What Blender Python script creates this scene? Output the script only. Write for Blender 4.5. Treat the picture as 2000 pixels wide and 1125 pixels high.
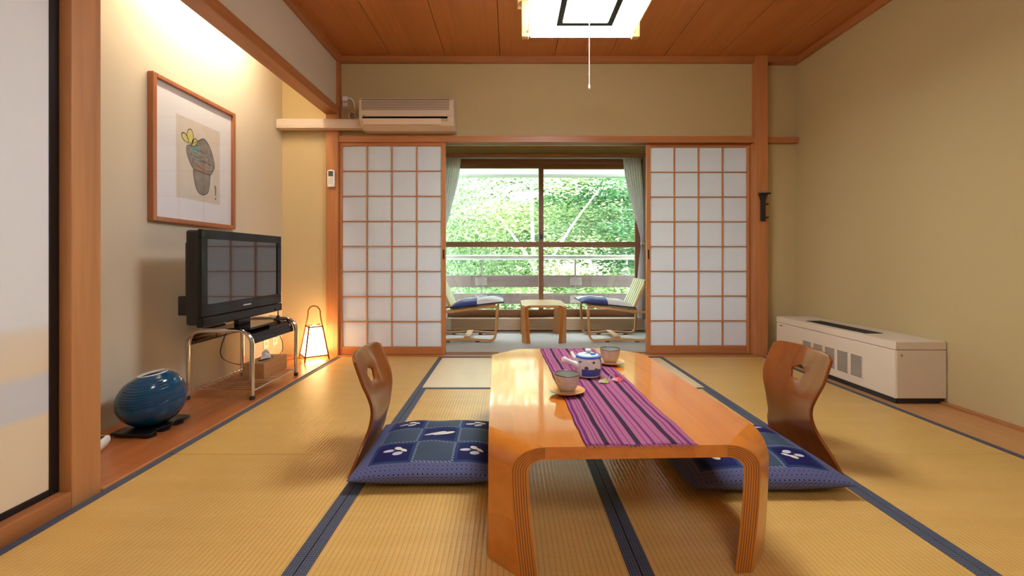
import bpy, bmesh, math, random
from mathutils import Vector, Matrix
import numpy as np
R = math.radians
random.seed(7); np.random.seed(7)
S = bpy.context.scene
C = S.collection
for o in list(bpy.data.objects): bpy.data.objects.remove(o)

# ------------------------------------------------------------------ camera, world, sun, exposure
cam = bpy.data.cameras.new('camera'); cam_o = bpy.data.objects.new('camera', cam); C.objects.link(cam_o)
cam.sensor_width = 36; cam.lens = 15.3; cam.shift_x = .002; cam.shift_y = -.02875; cam.clip_start = .02
cam_o.location = (0, 0, .81); cam_o.rotation_euler = (R(90), 0, 0)
S.camera = cam_o
w = bpy.data.worlds.new('sky'); S.world = w; w.use_nodes = True
w.node_tree.nodes['Background'].inputs[0].default_value = (.80, .91, 1, 1)
w.node_tree.nodes['Background'].inputs[1].default_value = 14.0
sun = bpy.data.lights.new('sun', 'SUN'); sun.energy = 5.0; sun.angle = R(4); sun.color = (1, .95, .86)
sun_o = bpy.data.objects.new('sun', sun); C.objects.link(sun_o); sun_o.rotation_euler = (R(38), R(-14), 0)
S.view_settings.view_transform = 'Standard'; S.view_settings.look = 'None'
S.view_settings.exposure = 0.30; S.view_settings.gamma = 1.0; S.view_settings.use_curve_mapping = False
S.cycles.max_bounces = 10; S.cycles.diffuse_bounces = 6; S.cycles.transparent_max_bounces = 16
S.cycles.sample_clamp_indirect = 8.0; S.cycles.caustics_reflective = False; S.cycles.caustics_refractive = False

LAMP_E, TUBE_E, LANTERN_E, FILL_E = 39.0, 125.0, 11.0, 26.0

# ------------------------------------------------------------------ mesh builder
class MB:
    def __init__(s): s.v = []; s.f = []; s.mi = []; s.uv = {}
    def add(s, vs, fs, mi=0):
        b = len(s.v); s.v += [tuple(p) for p in vs]
        for f in fs: s.f.append(tuple(b+i for i in f)); s.mi.append(mi)
        return b
    def box(s, x0, x1, y0, y1, z0, z1, mi=0):
        vs = [(x, y, z) for z in (z0, z1) for y in (y0, y1) for x in (x0, x1)]
        s.add(vs, [(0,2,3,1), (4,5,7,6), (0,1,5,4), (2,6,7,3), (0,4,6,2), (1,3,7,5)], mi); return s
    def grid(s, rows, mi=0, closed_u=False, uv=None):
        n = len(rows[0]); b = s.add([p for r in rows for p in r], [])
        for i in range(len(rows)-1):
            for j in range(n if closed_u else n-1):
                k = (j+1) % n
                s.f.append((b+i*n+j, b+i*n+k, b+(i+1)*n+k, b+(i+1)*n+j)); s.mi.append(mi)
        if uv:
            for i, r in enumerate(rows):
                for j in range(n): s.uv[b+i*n+j] = uv(i, j)
        return b
    def tube(s, path, r, seg=8, mi=0, closed=False, sx=1, sy=1):
        P = [Vector(p) for p in path]; n = len(P); rr = r if hasattr(r, '__len__') else [r]*n
        T = []
        for i in range(n):
            a = P[(i-1) % n] if (closed or i > 0) else P[i]; c = P[(i+1) % n] if (closed or i < n-1) else P[i]
            T.append((c-a).normalized())
        u = Vector((0, 0, 1)) if abs(T[0].z) < .9 else Vector((0, 1, 0))
        u = (u - T[0]*u.dot(T[0])).normalized(); rows = []
        for i in range(n):
            u = (u - T[i]*u.dot(T[i])).normalized(); v = T[i].cross(u)
            rows.append([tuple(P[i] + u*(math.cos(2*math.pi*k/seg)*rr[i]*sx) + v*(math.sin(2*math.pi*k/seg)*rr[i]*sy)) for k in range(seg)])
        if closed: rows.append(rows[0])
        b = s.grid(rows, mi, True)
        if not closed:
            s.f.append(tuple(b+k for k in range(seg))[::-1]); s.mi.append(mi)
            s.f.append(tuple(b+(n-1)*seg+k for k in range(seg))); s.mi.append(mi)
        return s
    def band(s, path, wdir, wid, th, mi=0, closed=False):     # rectangular section swept along path, width along wdir
        P = [Vector(p) for p in path]; n = len(P); W = Vector(wdir).normalized(); rows = []
        for i in range(n):
            a = P[(i-1) % n] if (closed or i > 0) else P[i]; c = P[(i+1) % n] if (closed or i < n-1) else P[i]
            N = (c-a).normalized().cross(W).normalized()
            rows.append([tuple(P[i]+W*wid/2*q+N*th/2*e) for q, e in ((-1,-1), (1,-1), (1,1), (-1,1))])
        if closed: rows.append(rows[0])
        b = s.grid(rows, mi, True)
        if not closed:
            s.f.append((b+3, b+2, b+1, b)); s.mi.append(mi); e = b+(n-1)*4
            s.f.append((e, e+1, e+2, e+3)); s.mi.append(mi)
        return s
    def lathe(s, prof, seg=32, mi=0, c=(0,0,0)):
        rows = [[(c[0]+r*math.cos(2*math.pi*k/seg), c[1]+r*math.sin(2*math.pi*k/seg), c[2]+z) for k in range(seg)] for r, z in prof]
        s.grid(rows, mi, True); return s
    def prism(s, poly, h0, h1, axis='z', mi=0):       # polygon extruded along axis
        f = {'z': lambda p, h: (p[0], p[1], h), 'y': lambda p, h: (p[0], h, p[1]), 'x': lambda p, h: (h, p[0], p[1])}[axis]
        n = len(poly); b = s.add([f(p, h0) for p in poly]+[f(p, h1) for p in poly], [])
        s.f.append(tuple(b+i for i in range(n))[::-1]); s.f.append(tuple(b+n+i for i in range(n))); s.mi += [mi, mi]
        for i in range(n):
            j = (i+1) % n; s.f.append((b+i, b+j, b+n+j, b+n+i)); s.mi.append(mi)
        return s
    def mesh(s, name, mats, bevel=0, smooth=False, seg=2, fix=True):
        me = bpy.data.meshes.new(name); me.from_pydata(s.v, [], s.f)
        for i, p in enumerate(me.polygons): p.material_index = s.mi[i]
        for m in (mats if isinstance(mats, (list, tuple)) else [mats]): me.materials.append(m)
        if s.uv:
            L = me.uv_layers.new(name='UVMap')
            for l in me.loops: L.data[l.index].uv = s.uv.get(l.vertex_index, (0, 0))
        bm = bmesh.new(); bm.from_mesh(me)
        if fix: bmesh.ops.recalc_face_normals(bm, faces=bm.faces)
        if bevel:
            es = [e for e in bm.edges if len(e.link_faces) == 2 and e.calc_face_angle(0) > .6]
            bmesh.ops.bevel(bm, geom=es, offset=bevel, segments=seg, profile=.5, affect='EDGES', clamp_overlap=True)
        bm.to_mesh(me); bm.free()
        if smooth:
            for p in me.polygons: p.use_smooth = True
            try: me.set_sharp_from_angle(angle=R(38))
            except Exception: pass
        return me
    def build(s, name, mats, parent=None, loc=(0,0,0), rot=(0,0,0), **k):
        o = bpy.data.objects.new(name, s.mesh(name, mats, **k)); C.objects.link(o)
        o.parent = parent; o.location = loc; o.rotation_euler = rot; return o

def tag(o, label, cat=None, group=None, kind=None):
    o['label'] = label
    if cat: o['category'] = cat
    if group: o['group'] = group
    if kind: o['kind'] = kind
    return o
def thing(name, label, cat, loc=(0,0,0), rotz=0, group=None):
    o = bpy.data.objects.new(name, None); C.objects.link(o); o.empty_display_size = .05
    o.location = loc; o.rotation_euler = (0, 0, rotz); return tag(o, label, cat, group)
def struct(o, label): o['kind'] = 'structure'; o['label'] = label; return o
def inst(o, parent, loc=(0,0,0), rot=(0,0,0)):
    c = o.copy(); C.objects.link(c); c.parent = parent; c.location = loc; c.rotation_euler = rot; return c
def B(name, m, x0, x1, y0, y1, z0, z1, parent=None, bevel=.0015, loc=(0,0,0), **k):
    return MB().box(x0, x1, y0, y1, z0, z1).build(name, m, parent, loc=loc, bevel=bevel, **k)
def lerp(tab, x):
    if x <= tab[0][0]: return tab[0][1]
    for (a, p), (b, q) in zip(tab, tab[1:]):
        if x <= b: return p+(q-p)*(x-a)/(b-a)
    return tab[-1][1]
def smooth_tab(tab, x):
    xs = [t[0] for t in tab]; ys = [t[1] for t in tab]; n = len(xs)
    if x <= xs[0]: return ys[0]
    if x >= xs[-1]: return ys[-1]
    i = max(k for k in range(n-1) if xs[k] <= x); h = xs[i+1]-xs[i]; t = (x-xs[i])/h
    sl = lambda k: (ys[min(k+1, n-1)]-ys[max(k-1, 0)])/(xs[min(k+1, n-1)]-xs[max(k-1, 0)])
    m0, m1 = sl(i)*h, sl(i+1)*h
    return (2*t**3-3*t*t+1)*ys[i]+(t**3-2*t*t+t)*m0+(-2*t**3+3*t*t)*ys[i+1]+(t**3-t*t)*m1
def arc(cx, cz, r, a0, a1, n=6): return [(cx+r*math.cos(R(a0+(a1-a0)*i/n)), cz+r*math.sin(R(a0+(a1-a0)*i/n))) for i in range(n+1)]
def spline(pts, n=6, closed=True):
    P = [Vector(p) for p in pts]; m = len(P); out = []
    for i in range(m if closed else m-1):
        g = (lambda k: P[k % m]) if closed else (lambda k: P[max(0, min(m-1, k))])
        a, b, c, d = g(i-1), g(i), g(i+1), g(i+2)
        for k in range(n):
            t = k/n; out.append(tuple(.5*((2*b)+(c-a)*t+(2*a-5*b+4*c-d)*t*t+(3*b-a-3*c+d)*t**3)))
    if not closed: out.append(tuple(P[-1]))
    return out

# ------------------------------------------------------------------ materials
class NT:
    def __init__(s, name):
        s.m = bpy.data.materials.new(name); s.m.use_nodes = True; s.t = s.m.node_tree
        s.b = s.t.nodes['Principled BSDF']; s.out = s.t.nodes['Material Output']
    def n(s, typ, ins=None, **props):
        x = s.t.nodes.new('ShaderNode'+typ)
        for k, v in props.items(): setattr(x, k, v)
        for k, v in (ins or {}).items(): s.put(x.inputs[k], v)
        return x
    def put(s, sock, v):
        if isinstance(v, bpy.types.NodeSocket): s.t.links.new(v, sock)
        elif isinstance(v, bpy.types.Node): s.t.links.new(v.outputs[0], sock)
        else: sock.default_value = (tuple(v)+(1,) if hasattr(v, '__len__') and len(v) == 3 and sock.type == 'RGBA' else v)
    def mth(s, op, a, b=0, c=0): return s.n('Math', {0: a, 1: b, 2: c}, operation=op).outputs[0]
    def mix(s, f, a, b):
        x = s.n('Mix', data_type='RGBA'); s.put(x.inputs[0], f); s.put(x.inputs[6], a); s.put(x.inputs[7], b); return x.outputs[2]
    def ramp(s, f, stops, interp='LINEAR'):
        x = s.n('ValToRGB', {0: f}); cr = x.color_ramp; cr.interpolation = interp
        while len(cr.elements) < len(stops): cr.elements.new(.5)
        for e, (p, c) in zip(cr.elements, stops): e.position = p; e.color = tuple(c)+(1,)
        return x.outputs[0]
    def set(s, **k):
        names = {'col': 'Base Color', 'rough': 'Roughness', 'metal': 'Metallic', 'spec': 'Specular IOR Level', 'coat': 'Coat Weight', 'croug': 'Coat Roughness', 'emc': 'Emission Color', 'ems': 'Emission Strength', 'nrm': 'Normal', 'aniso': 'Anisotropic', 'tan': 'Tangent', 'sheen': 'Sheen Weight', 'trans': 'Transmission Weight', 'sub': 'Subsurface Weight'}
        for a, v in k.items(): s.put(s.b.inputs[names[a]], v)
        return s.m
    def bump(s, h, strength=.3, dist=.002): return s.n('Bump', {'Height': h, 'Strength': strength, 'Distance': dist}).outputs[0]
def plain(name, col, rough=.5, **k): return NT(name).set(col=col, rough=rough, **k)
def noisy(name, c1, c2, scale=40, rough=.6, bump=.1, **k):
    t = NT(name); tc = t.n('TexCoord'); n = t.n('TexNoise', {'Vector': tc.outputs['Object'], 'Scale': scale, 'Detail': 4})
    return t.set(col=t.ramp(n, [(.3, c1), (.7, c2)]), rough=rough, nrm=t.bump(n, bump, .002), **k)
def wood(name, c1, c2, along='Y', rough=.4, fine=26, rings=0, coat=0, spec=.5, big=1.0):
    t = NT(name); tc = t.n('TexCoord'); oi = t.n('ObjectInfo')
    off = t.n('CombineXYZ', {i: t.mth('MULTIPLY', oi.outputs['Random'], 17.3+i*9) for i in range(3)})
    add = t.n('VectorMath', {0: tc.outputs['Object'], 1: off}, operation='ADD')
    sc = [fine, fine, fine]; sc['XYZ'.index(along)] = fine*.045
    mp = t.n('Mapping', {'Vector': add, 'Scale': sc})
    n = t.n('TexNoise', {'Vector': mp, 'Scale': 1.6, 'Detail': 5, 'Distortion': .5})
    sc2 = [5*big]*3; sc2['XYZ'.index(along)] = .9*big
    mp2 = t.n('Mapping', {'Vector': add, 'Scale': sc2})
    n2 = t.n('TexNoise', {'Vector': mp2, 'Scale': 1, 'Detail': 2})
    f = t.mth('ADD', t.mth('MULTIPLY', n, .55), t.mth('MULTIPLY', n2, .45))
    if rings:
        fr = t.mth('FRACT', t.mth('MULTIPLY', n2, rings))
        line = t.mth('POWER', fr, 5)
        f = t.mth('SUBTRACT', f, t.mth('MULTIPLY', line, .16))
    return t.set(col=t.ramp(f, [(.28, c2), (.62, c1)]), rough=rough, coat=coat, croug=.07, spec=spec, nrm=t.bump(n, .06, .001))

M = {}
def plaster(name, a, b):
    t = NT(name); tc = t.n('TexCoord'); n = t.n('TexNoise', {'Vector': tc.outputs['Object'], 'Scale': 220, 'Detail': 3})
    n2 = t.n('TexNoise', {'Vector': tc.outputs['Object'], 'Scale': 1.3, 'Detail': 3})
    return t.set(col=t.mix(n2, a, b), rough=.92, spec=.15, nrm=t.bump(n, .18, .0015))
M['plaster'] = plaster('warm_plaster', (.52, .42, .215), (.48, .385, .19))
M['plaster2'] = plaster('pale_plaster', (.62, .55, .435), (.58, .51, .40))
M['ochre'] = plaster('ochre_plaster', (.60, .47, .26), (.56, .43, .23))
M['post'] = wood('cedar_post', (.52, .215, .075), (.36, .13, .042), 'Z', .42)
M['railx'] = wood('cedar_rail', (.46, .185, .062), (.32, .115, .038), 'X', .4)
M['raily'] = wood('cedar_beam', (.46, .185, .062), (.32, .115, .038), 'Y', .4)
M['oldpost'] = wood('worn_cedar', (.52, .235, .085), (.33, .135, .045), 'Z', .5, fine=18)
M['ceil'] = wood('ceiling_cedar', (.48, .17, .042), (.37, .12, .027), 'Y', .42, fine=20)
M['plank'] = wood('alcove_plank', (.44, .145, .042), (.31, .09, .025), 'Y', .27, fine=18)
M['plank2'] = wood('side_plank', (.52, .27, .10), (.38, .175, .06), 'Y', .4, fine=18)
M['darkwood'] = wood('window_wood', (.32, .155, .075), (.22, .10, .045), 'X', .45)
M['table'] = wood('lacquered_table', (.58, .20, .025), (.46, .135, .014), 'Y', .3, fine=16, rings=7, coat=.85, big=.55, spec=.12)
M['tableedge'] = wood('table_edge', (.52, .19, .03), (.40, .13, .018), 'Z', .35, fine=16, spec=.2)
M['glue'] = plain('glue_line', (.075, .018, .005), .4)
M['zaisu'] = wood('stained_ply', (.23, .062, .010), (.15, .036, .006), 'Z', .35, fine=14, coat=.4, spec=.12)
M['bent'] = wood('bent_ply', (.58, .31, .12), (.45, .22, .075), 'X', .35)
M['black'] = plain('black_gloss', (.006, .006, .008), .12, spec=.35)
M['lacq'] = plain('black_lacquer', (.008, .007, .009), .22)
M['matte'] = plain('black_matte', (.012, .012, .013), .55)
M['gap'] = plain('dark_gap', (.02, .012, .008), .9)
M['chrome'] = plain('chrome', (.75, .75, .76), .14, metal=1)
M['steel'] = plain('steel', (.55, .56, .58), .35, metal=1)
M['white'] = plain('white_plastic', (.78, .77, .74), .4)
M['cream'] = plain('cream_plastic', (.62, .50, .37), .42)
M['creamd'] = plain('cream_louvre', (.46, .37, .27), .5)
M['heater'] = noisy('enamel_beige', (.64, .55, .43), (.67, .58, .455), 300, .42, .02)
M['paperw'] = plain('white_paper', (.85, .85, .83), .8)
def paper_trans(name, col, f):
    t = NT(name); tc = t.n('TexCoord'); n = t.n('TexNoise', {'Vector': tc.outputs['Object'], 'Scale': 25, 'Detail': 5})
    c = t.mix(n, tuple(q*.96 for q in col), col)
    d = t.n('BsdfDiffuse', {'Color': c}); tr = t.n('BsdfTranslucent', {'Color': c}); m = t.n('MixShader', {0: f, 1: d, 2: tr})
    t.t.links.new(m.outputs[0], t.out.inputs[0]); return t.m
M['shoji'] = paper_trans('shoji_paper', (.92, .94, 1.0), .58)
M['sheer'] = paper_trans('sheer_cloth', (.80, .75, .77), .5)
M['drape'] = paper_trans('beige_drape', (.42, .35, .23), .25)
def glass(name, tint=(1, 1, 1), ior=1.45):
    t = NT(name); lw = t.n('LayerWeight', {'Blend': .5}); fr = t.mth('ADD', t.mth('MULTIPLY', t.mth('POWER', lw.outputs['Facing'], 5), .9), ((ior-1)/(ior+1))**2*2); tr = t.n('BsdfTransparent', {'Color': tint}); g = t.n('BsdfGlossy', {'Roughness': .0})
    m = t.n('MixShader', {0: fr, 1: tr, 2: g}); t.t.links.new(m.outputs[0], t.out.inputs[0]); return t.m
M['glass'] = glass('pane_glass', (.97, .99, .98))
def emit(name, col, s, base=(.8, .8, .8)): return NT(name).set(col=base, rough=.6, emc=col, ems=s)
M['diff'] = emit('lit_diffuser', (.92, .97, 1), LAMP_E); M['side'] = emit('lit_side_paper', (.95, .97, 1), 13)
M['ante'] = emit('lit_anteroom_diffuser', (.97, .97, 1), FILL_E)
M['tube'] = emit('lit_tube', (1, .86, .64), TUBE_E)
M['lantern'] = emit('lit_paper', (1, .60, .24), LANTERN_E)
def tatami(name, ridge, c1, c2):
    t = NT(name); tc = t.n('TexCoord'); x = t.n('SeparateXYZ', {0: tc.outputs['Object']}); oi = t.n('ObjectInfo')
    a, b = (0, 1) if ridge == 'Y' else (1, 0)             # ridges run along axis b, repeat along axis a
    wv = t.mth('ABSOLUTE', t.mth('SINE', t.mth('MULTIPLY', x.outputs[a], math.pi/.0152)))
    sc = [1, 1, 1]; sc[a] = 20; sc[b] = 420
    n = t.n('TexNoise', {'Vector': t.n('Mapping', {'Vector': tc.outputs['Object'], 'Scale': sc}), 'Scale': 1, 'Detail': 3})
    sc2 = [1, 1, 1]; sc2[a] = 1.2; sc2[b] = 9
    n2 = t.n('TexNoise', {'Vector': t.n('Mapping', {'Vector': tc.outputs['Object'], 'Scale': sc2}), 'Scale': 1.5, 'Detail': 4})
    f = t.mth('ADD', t.mth('MULTIPLY', n, .5), t.mth('MULTIPLY', n2, .5))
    col = t.ramp(f, [(.3, c2), (.68, c1)])
    groove = t.mth('LESS_THAN', wv, .26)
    col = t.mix(t.mth('MULTIPLY', groove, .42), col, tuple(q*.38 for q in c2))
    h = t.mth('ADD', t.mth('POWER', wv, .5), t.mth('MULTIPLY', n, .25))
    tan = t.n('Tangent', direction_type='UV_MAP', uv_map='UVMap')
    return t.set(col=col, rough=.30, spec=.8, nrm=t.bump(h, .4, .002), aniso=.9, tan=tan.outputs[0])
M['tatY'] = tatami('rush_mat', 'Y', (.68, .43, .13), (.56, .33, .08))
M['tatX'] = tatami('rush_mat_cross', 'X', (.76, .58, .34), (.66, .48, .25))  # paler than the other mats, window reflection put into the colour
def heri():
    t = NT('border_brocade'); tc = t.n('TexCoord'); x = t.n('SeparateXYZ', {0: tc.outputs['Object']})
    p = math.pi/.0075; q = t.mth('ADD', x.outputs[0], x.outputs[1]); r = t.mth('SUBTRACT', x.outputs[0], x.outputs[1])
    a = t.mth('MULTIPLY', t.mth('SINE', t.mth('MULTIPLY', q, p)), t.mth('SINE', t.mth('MULTIPLY', r, p)))
    b = t.mth('SINE', t.mth('MULTIPLY', x.outputs[1], math.pi/.0021))
    f = t.mth('GREATER_THAN', t.mth('ADD', a, t.mth('MULTIPLY', b, .45)), .12)
    return t.set(col=t.mix(f, (.014, .024, .075), (.105, .12, .13)), rough=.7)
M['heri'] = heri()
def carpet(): return noisy('grey_carpet', (.44, .42, .39), (.54, .52, .49), 120, .85, .25)
M['carpet'] = carpet()

# ------------------------------------------------------------------ the room shell
XL, XA, XR, YB = -1.43, -1.91, 2.43, 3.70       # alcove front, alcove wall, right wall, back wall plaster
ZC, ZT = 2.50, 2.45                              # ceiling, underside of the cornice
YW = 5.00                                        # window plane of the veranda
floor = struct(B('floor', M['plank2'], -2.1, 2.6, -2.3, 5.2, -.12, -.031, bevel=0), 'timber subfloor under straw mats, side boards and the veranda carpet')

def mat_mesh(name, lx, ly, ridge):
    m = MB(); n = 1
    m.box(-lx/2, lx/2, -ly/2, ly/2, -.03, 0)
    for i, p in enumerate(m.v): m.uv[i] = (p[1], -p[0]) if ridge == 'Y' else (p[0], p[1])
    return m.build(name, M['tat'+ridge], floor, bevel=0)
BW = .031
def tatami_mat(x0, x1, y0, y1, ridge):
    lx, ly = x1-x0-.002, y1-y0-.002
    o = mat_mesh('tatami_mat', lx, ly, ridge); o.location = ((x0+x1)/2, (y0+y1)/2, 0)
    for s in (-1, 1):
        if ridge == 'Y': bb = MB().box(-BW/2, BW/2, -ly/2, ly/2, -.02, .0018); lc = (s*(lx/2-BW/2), 0, 0)
        else: bb = MB().box(-lx/2, lx/2, -BW/2, BW/2, -.02, .0018); lc = (0, s*(ly/2-BW/2), 0)
        bb.build('cloth_border', M['heri'], o, loc=lc, bevel=.0008, seg=1)
X0, X1, X2, X3, X4 = -1.42, -.553, .338, 1.225, 2.105
YM, YE = 1.80, 3.585
tatami_mat(X0, X1, YM, YE, 'Y'); tatami_mat(X0, X1, .03, YM, 'Y')
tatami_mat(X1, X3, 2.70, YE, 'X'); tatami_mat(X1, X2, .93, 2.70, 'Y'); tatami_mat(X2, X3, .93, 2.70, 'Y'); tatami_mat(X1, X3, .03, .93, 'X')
tatami_mat(X3, X4, YM, YE, 'Y'); tatami_mat(X3, X4, .03, YM, 'Y')
p = B('floor_plank', M['plank'], XA, X0-.012, 1.47, YB, -.03, .004, floor); p['label'] = 'glossy reddish alcove floor board'
p = B('floor_edge_strip', M['raily'], X0-.012, X0, 1.52, YE, -.03, .006, floor)
B('floor_plank', M['plank2'], X4, XR, .03, 3.62, -.03, .0, floor)
B('floor_plank', M['plank2'], -2.0, XR, -2.2, .028, -.03, .0, floor)
B('floor_edge_strip', M['raily'], XR-.03, XR, .03, 3.62, 0, .012, floor)
B('veranda_carpet', M['carpet'], -1.45, XR, 3.765, YW-.02, -.03, -.004, floor, bevel=0)
# sill with two grooves between mats and veranda
s_ = struct(B('trim_1', M['railx'], XL, 2.04, YE, 3.765, -.03, .004), 'wooden floor sill under the paper sliding screens')
B('groove', M['gap'], XL, 2.04, 3.655, 3.668, .0035, .0052, s_, bevel=0)
B('groove', M['gap'], XL, 2.04, 3.702, 3.715, .0035, .0052, s_, bevel=0)

struct(B('wall_right', M['plaster'], XR, XR+.1, -2.2, 5.1, -.03, ZC+.1, bevel=0), 'plain olive beige plaster wall behind the long heater')
struct(B('wall_alcove', M['plaster2'], XA-.1, XA, 1.42, YB+.06, -.03, ZC+.1, bevel=0), 'pale plaster wall of the alcove with the framed painting')
struct(B('wall_alcove_end', M['ochre'], XA, XL-.1, YB-.05, YB+.06, -.03, ZC+.1, bevel=0), 'narrow ochre plaster wall at the far end of the alcove')
struct(B('wall_alcove_near', M['plaster2'], XA, XL-.1, 1.42, 1.47, -.03, ZC+.1, bevel=0), 'short plaster wall closing the near end of the alcove')
struct(B('wall_above_beam', M['plaster2'], XL-.07, XL-.015, 1.52, YB, 2.07, ZC+.05, bevel=0), 'strip of grey plaster wall above the alcove beam')
struct(B('wall_back', M['plaster'], XL-.02, 2.05, YB-.03, YB+.06, 1.82, ZC+.1, bevel=0), 'beige plaster wall above the paper screens')
struct(B('wall_back_right', M['plaster'], 2.14, XR, YB, YB+.06, -.03, ZC+.1, bevel=0), 'narrow olive plaster wall between the right post and the corner')
struct(B('wall_left', M['plaster2'], XL-.11, XL-.015, -2.2, 1.42, 1.78, ZC+.1, bevel=0), 'plaster wall above the sliding door on the left')
struct(B('wall_left_lower', M['plaster2'], XL-.16, XL-.11, -2.2, 1.42, -.03, ZC+.1, bevel=0), 'wall backing behind the sliding door on the left')
struct(B('wall_front', M['plaster2'], -2.1, XR+.1, -2.3, -2.2, -.03, ZC+.1, bevel=0), 'wall of the anteroom behind the viewer')
ce = struct(B('ceiling', M['gap'], -2.1, XR+.1, -2.3, YB+.06, ZC+.012, ZC+.14, bevel=0), 'dark backing above the cedar ceiling boards')
bx = [XL-.02]; x = -.995
while x < XR: bx.append(x); x += .4555
bx.append(XR)
for a, b in zip(bx, bx[1:]): B('ceiling_board', M['ceil'], a+.002, b-.002, -2.2, YB, ZC, ZC+.014, ce, bevel=.001, seg=1)
B('ceiling_board', M['plaster2'], XA, XL-.02, 1.42, YB, ZC, ZC+.014, ce, bevel=0)
# posts, beams, lintels, cornices
struct(B('trim_2', M['oldpost'], XL-.105, XL, 1.42, 1.522, -.03, ZC, bevel=.003), 'worn square cedar post beside the white sliding door')
struct(B('trim_3', M['post'], XL-.10, XL, 3.615, 3.72, -.03, ZC, bevel=.003), 'cedar corner post with the remote control on it')
struct(B('trim_4', M['post'], 2.04, 2.145, 3.615, 3.74, -.03, ZC, bevel=.003), 'cedar post at the right end of the paper screens')
struct(B('trim_5', M['raily'], XL-.105, XL, 1.522, 3.615, 2.01, 2.077, bevel=.002), 'cedar beam spanning the top of the alcove')
lt = struct(B('trim_6', M['railx'], XL, 2.04, 3.63, 3.755, 1.782, 1.832, bevel=.002), 'long cedar lintel above the paper screens')
B('groove', M['gap'], XL, 2.04, 3.657, 3.667, 1.7805, 1.783, lt, bevel=0)
B('groove', M['gap'], XL, 2.04, 3.704, 3.714, 1.7805, 1.783, lt, bevel=0)
struct(B('trim_7', M['railx'], 2.145, XR-.003, 3.655, YB, 1.785, 1.832, bevel=.002), 'short cedar rail between the right post and the corner')
struct(B('trim_8', M['railx'], XL, XR, YB-.075, YB, ZT, ZC, bevel=.002), 'cedar cornice along the back wall')
struct(B('trim_9', M['raily'], XR-.035, XR, -2.2, YB-.075, ZT, ZC, bevel=.002), 'cedar cornice along the right wall')
struct(B('trim_10', M['raily'], XL-.015, XL+.028, -2.2, YB-.075, ZT, ZC, bevel=.002), 'cedar cornice along the left wall')
struct(B('trim_11', M['railx'], XL, XL+.008, 3.618, YB-.03, 1.832, ZT, bevel=0), 'thin cedar corner bead beside the air conditioner socket')
struct(B('trim_12', M['raily'], XL-.105, XL, -.4, 1.42, -.03, .051, bevel=.003), 'raised cedar sill under the white sliding door')
struct(B('trim_13', M['raily'], XL-.105, XL, -2.2, 1.42, 1.76, 1.81, bevel=.003), 'cedar lintel over the white sliding door')

# ------------------------------------------------------------------ fusuma doors
def fus():
    t = NT('fusuma_paper'); tc = t.n('TexCoord'); x = t.n('SeparateXYZ', {0: tc.outputs['Object']})
    n = t.n('TexNoise', {'Vector': t.n('Mapping', {'Vector': tc.outputs['Object'], 'Scale': (1, 1.3, 3)}), 'Scale': 1.5, 'Detail': 2})
    z = t.mth('ADD', x.outputs[2], t.mth('MULTIPLY', t.mth('SUBTRACT', n, .5), .05))
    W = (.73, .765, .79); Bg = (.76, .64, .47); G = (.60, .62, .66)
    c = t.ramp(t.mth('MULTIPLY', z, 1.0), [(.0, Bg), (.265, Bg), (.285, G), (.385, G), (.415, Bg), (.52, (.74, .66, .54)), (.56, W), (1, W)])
    n3 = t.n('TexNoise', {'Vector': tc.outputs['Object'], 'Scale': 300})
    return t.set(col=c, rough=.7, spec=.2, nrm=t.bump(n3, .05, .001))
M['fus'] = fus()
def fusuma(y0, x, label):
    t = thing('sliding_door', label, 'sliding door', (x, y0, .051), group='white paper sliding doors')
    wd, ht = .905, 1.705
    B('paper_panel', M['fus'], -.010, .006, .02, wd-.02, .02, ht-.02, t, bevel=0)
    for a in ((0, .028), (wd-.028, wd)): B('stile', M['lacq'], -.012, .010, a[0], a[1], 0, ht, t)
    for a in ((0, .022), (ht-.022, ht)): B('rail', M['lacq'], -.012, .010, .028, wd-.028, a[0], a[1], t)
    return t
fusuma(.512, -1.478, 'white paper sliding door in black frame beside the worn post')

# ------------------------------------------------------------------ shoji screens
def shoji(x0, x1, y, label, pull):
    t = thing('shoji_screen', label, 'sliding screen', (x0, y, .0055), group='paper sliding screens')
    W, H = x1-x0, 1.776; st = .034; bot = .064; top = .026; th = .028
    for a, b in ((0, st*.62 if pull == 1 else st), (W-(st*.62 if pull == 0 else st), W)): B('stile', M['post'], a, b, -th/2, th/2, 0, H, t, bevel=.002)
    a, b = (st*.62 if pull == 1 else st), W-(st*.62 if pull == 0 else st)
    B('bottom_rail', M['railx'], a, b, -th/2+.001, th/2-.001, 0, bot, t); B('top_rail', M['railx'], a, b, -th/2+.001, th/2-.001, H-top, H, t)
    cw, ch = (b-a)/4, (H-top-bot)/8
    pm = None; bar = .0095
    for i in range(4):
        for j in range(8):
            if pm is None: pm = pn = MB().add and B('paper_pane', M['shoji'], -cw/2+.001, cw/2-.001, -.0004, .0004, -ch/2+.001, ch/2-.001, t, bevel=0)
            else: pn = inst(pm, t)
            pn.location = (a+cw*(i+.5), .004, bot+ch*(j+.5))
    vm = hm = None
    for i in range(1, 4):
        if vm is None: vm = q = B('vertical_bar', M['post'], -bar/2, bar/2, -.011, .004, bot, H-top, t, bevel=.0008, seg=1)
        else: q = inst(vm, t)
        q.location = (a+cw*i, 0, 0)
    for j in range(1, 8):
        if hm is None: hm = q = B('horizontal_bar', M['railx'], a, b, -.010, .004, -.0042, .0042, t, bevel=.0008, seg=1)
        else: q = inst(hm, t)
        q.location = (0, 0, bot+ch*j)
    px = W-st/2 if pull == 1 else st/2
    B('finger_pull', M['gap'], px-.007, px+.007, -th/2-.001, -th/2+.006, .80, .88, t)
    return t
shoji(XL+.001, -.540, 3.662, 'paper lattice screen on the left, beside the glowing lantern', 1)
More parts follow.
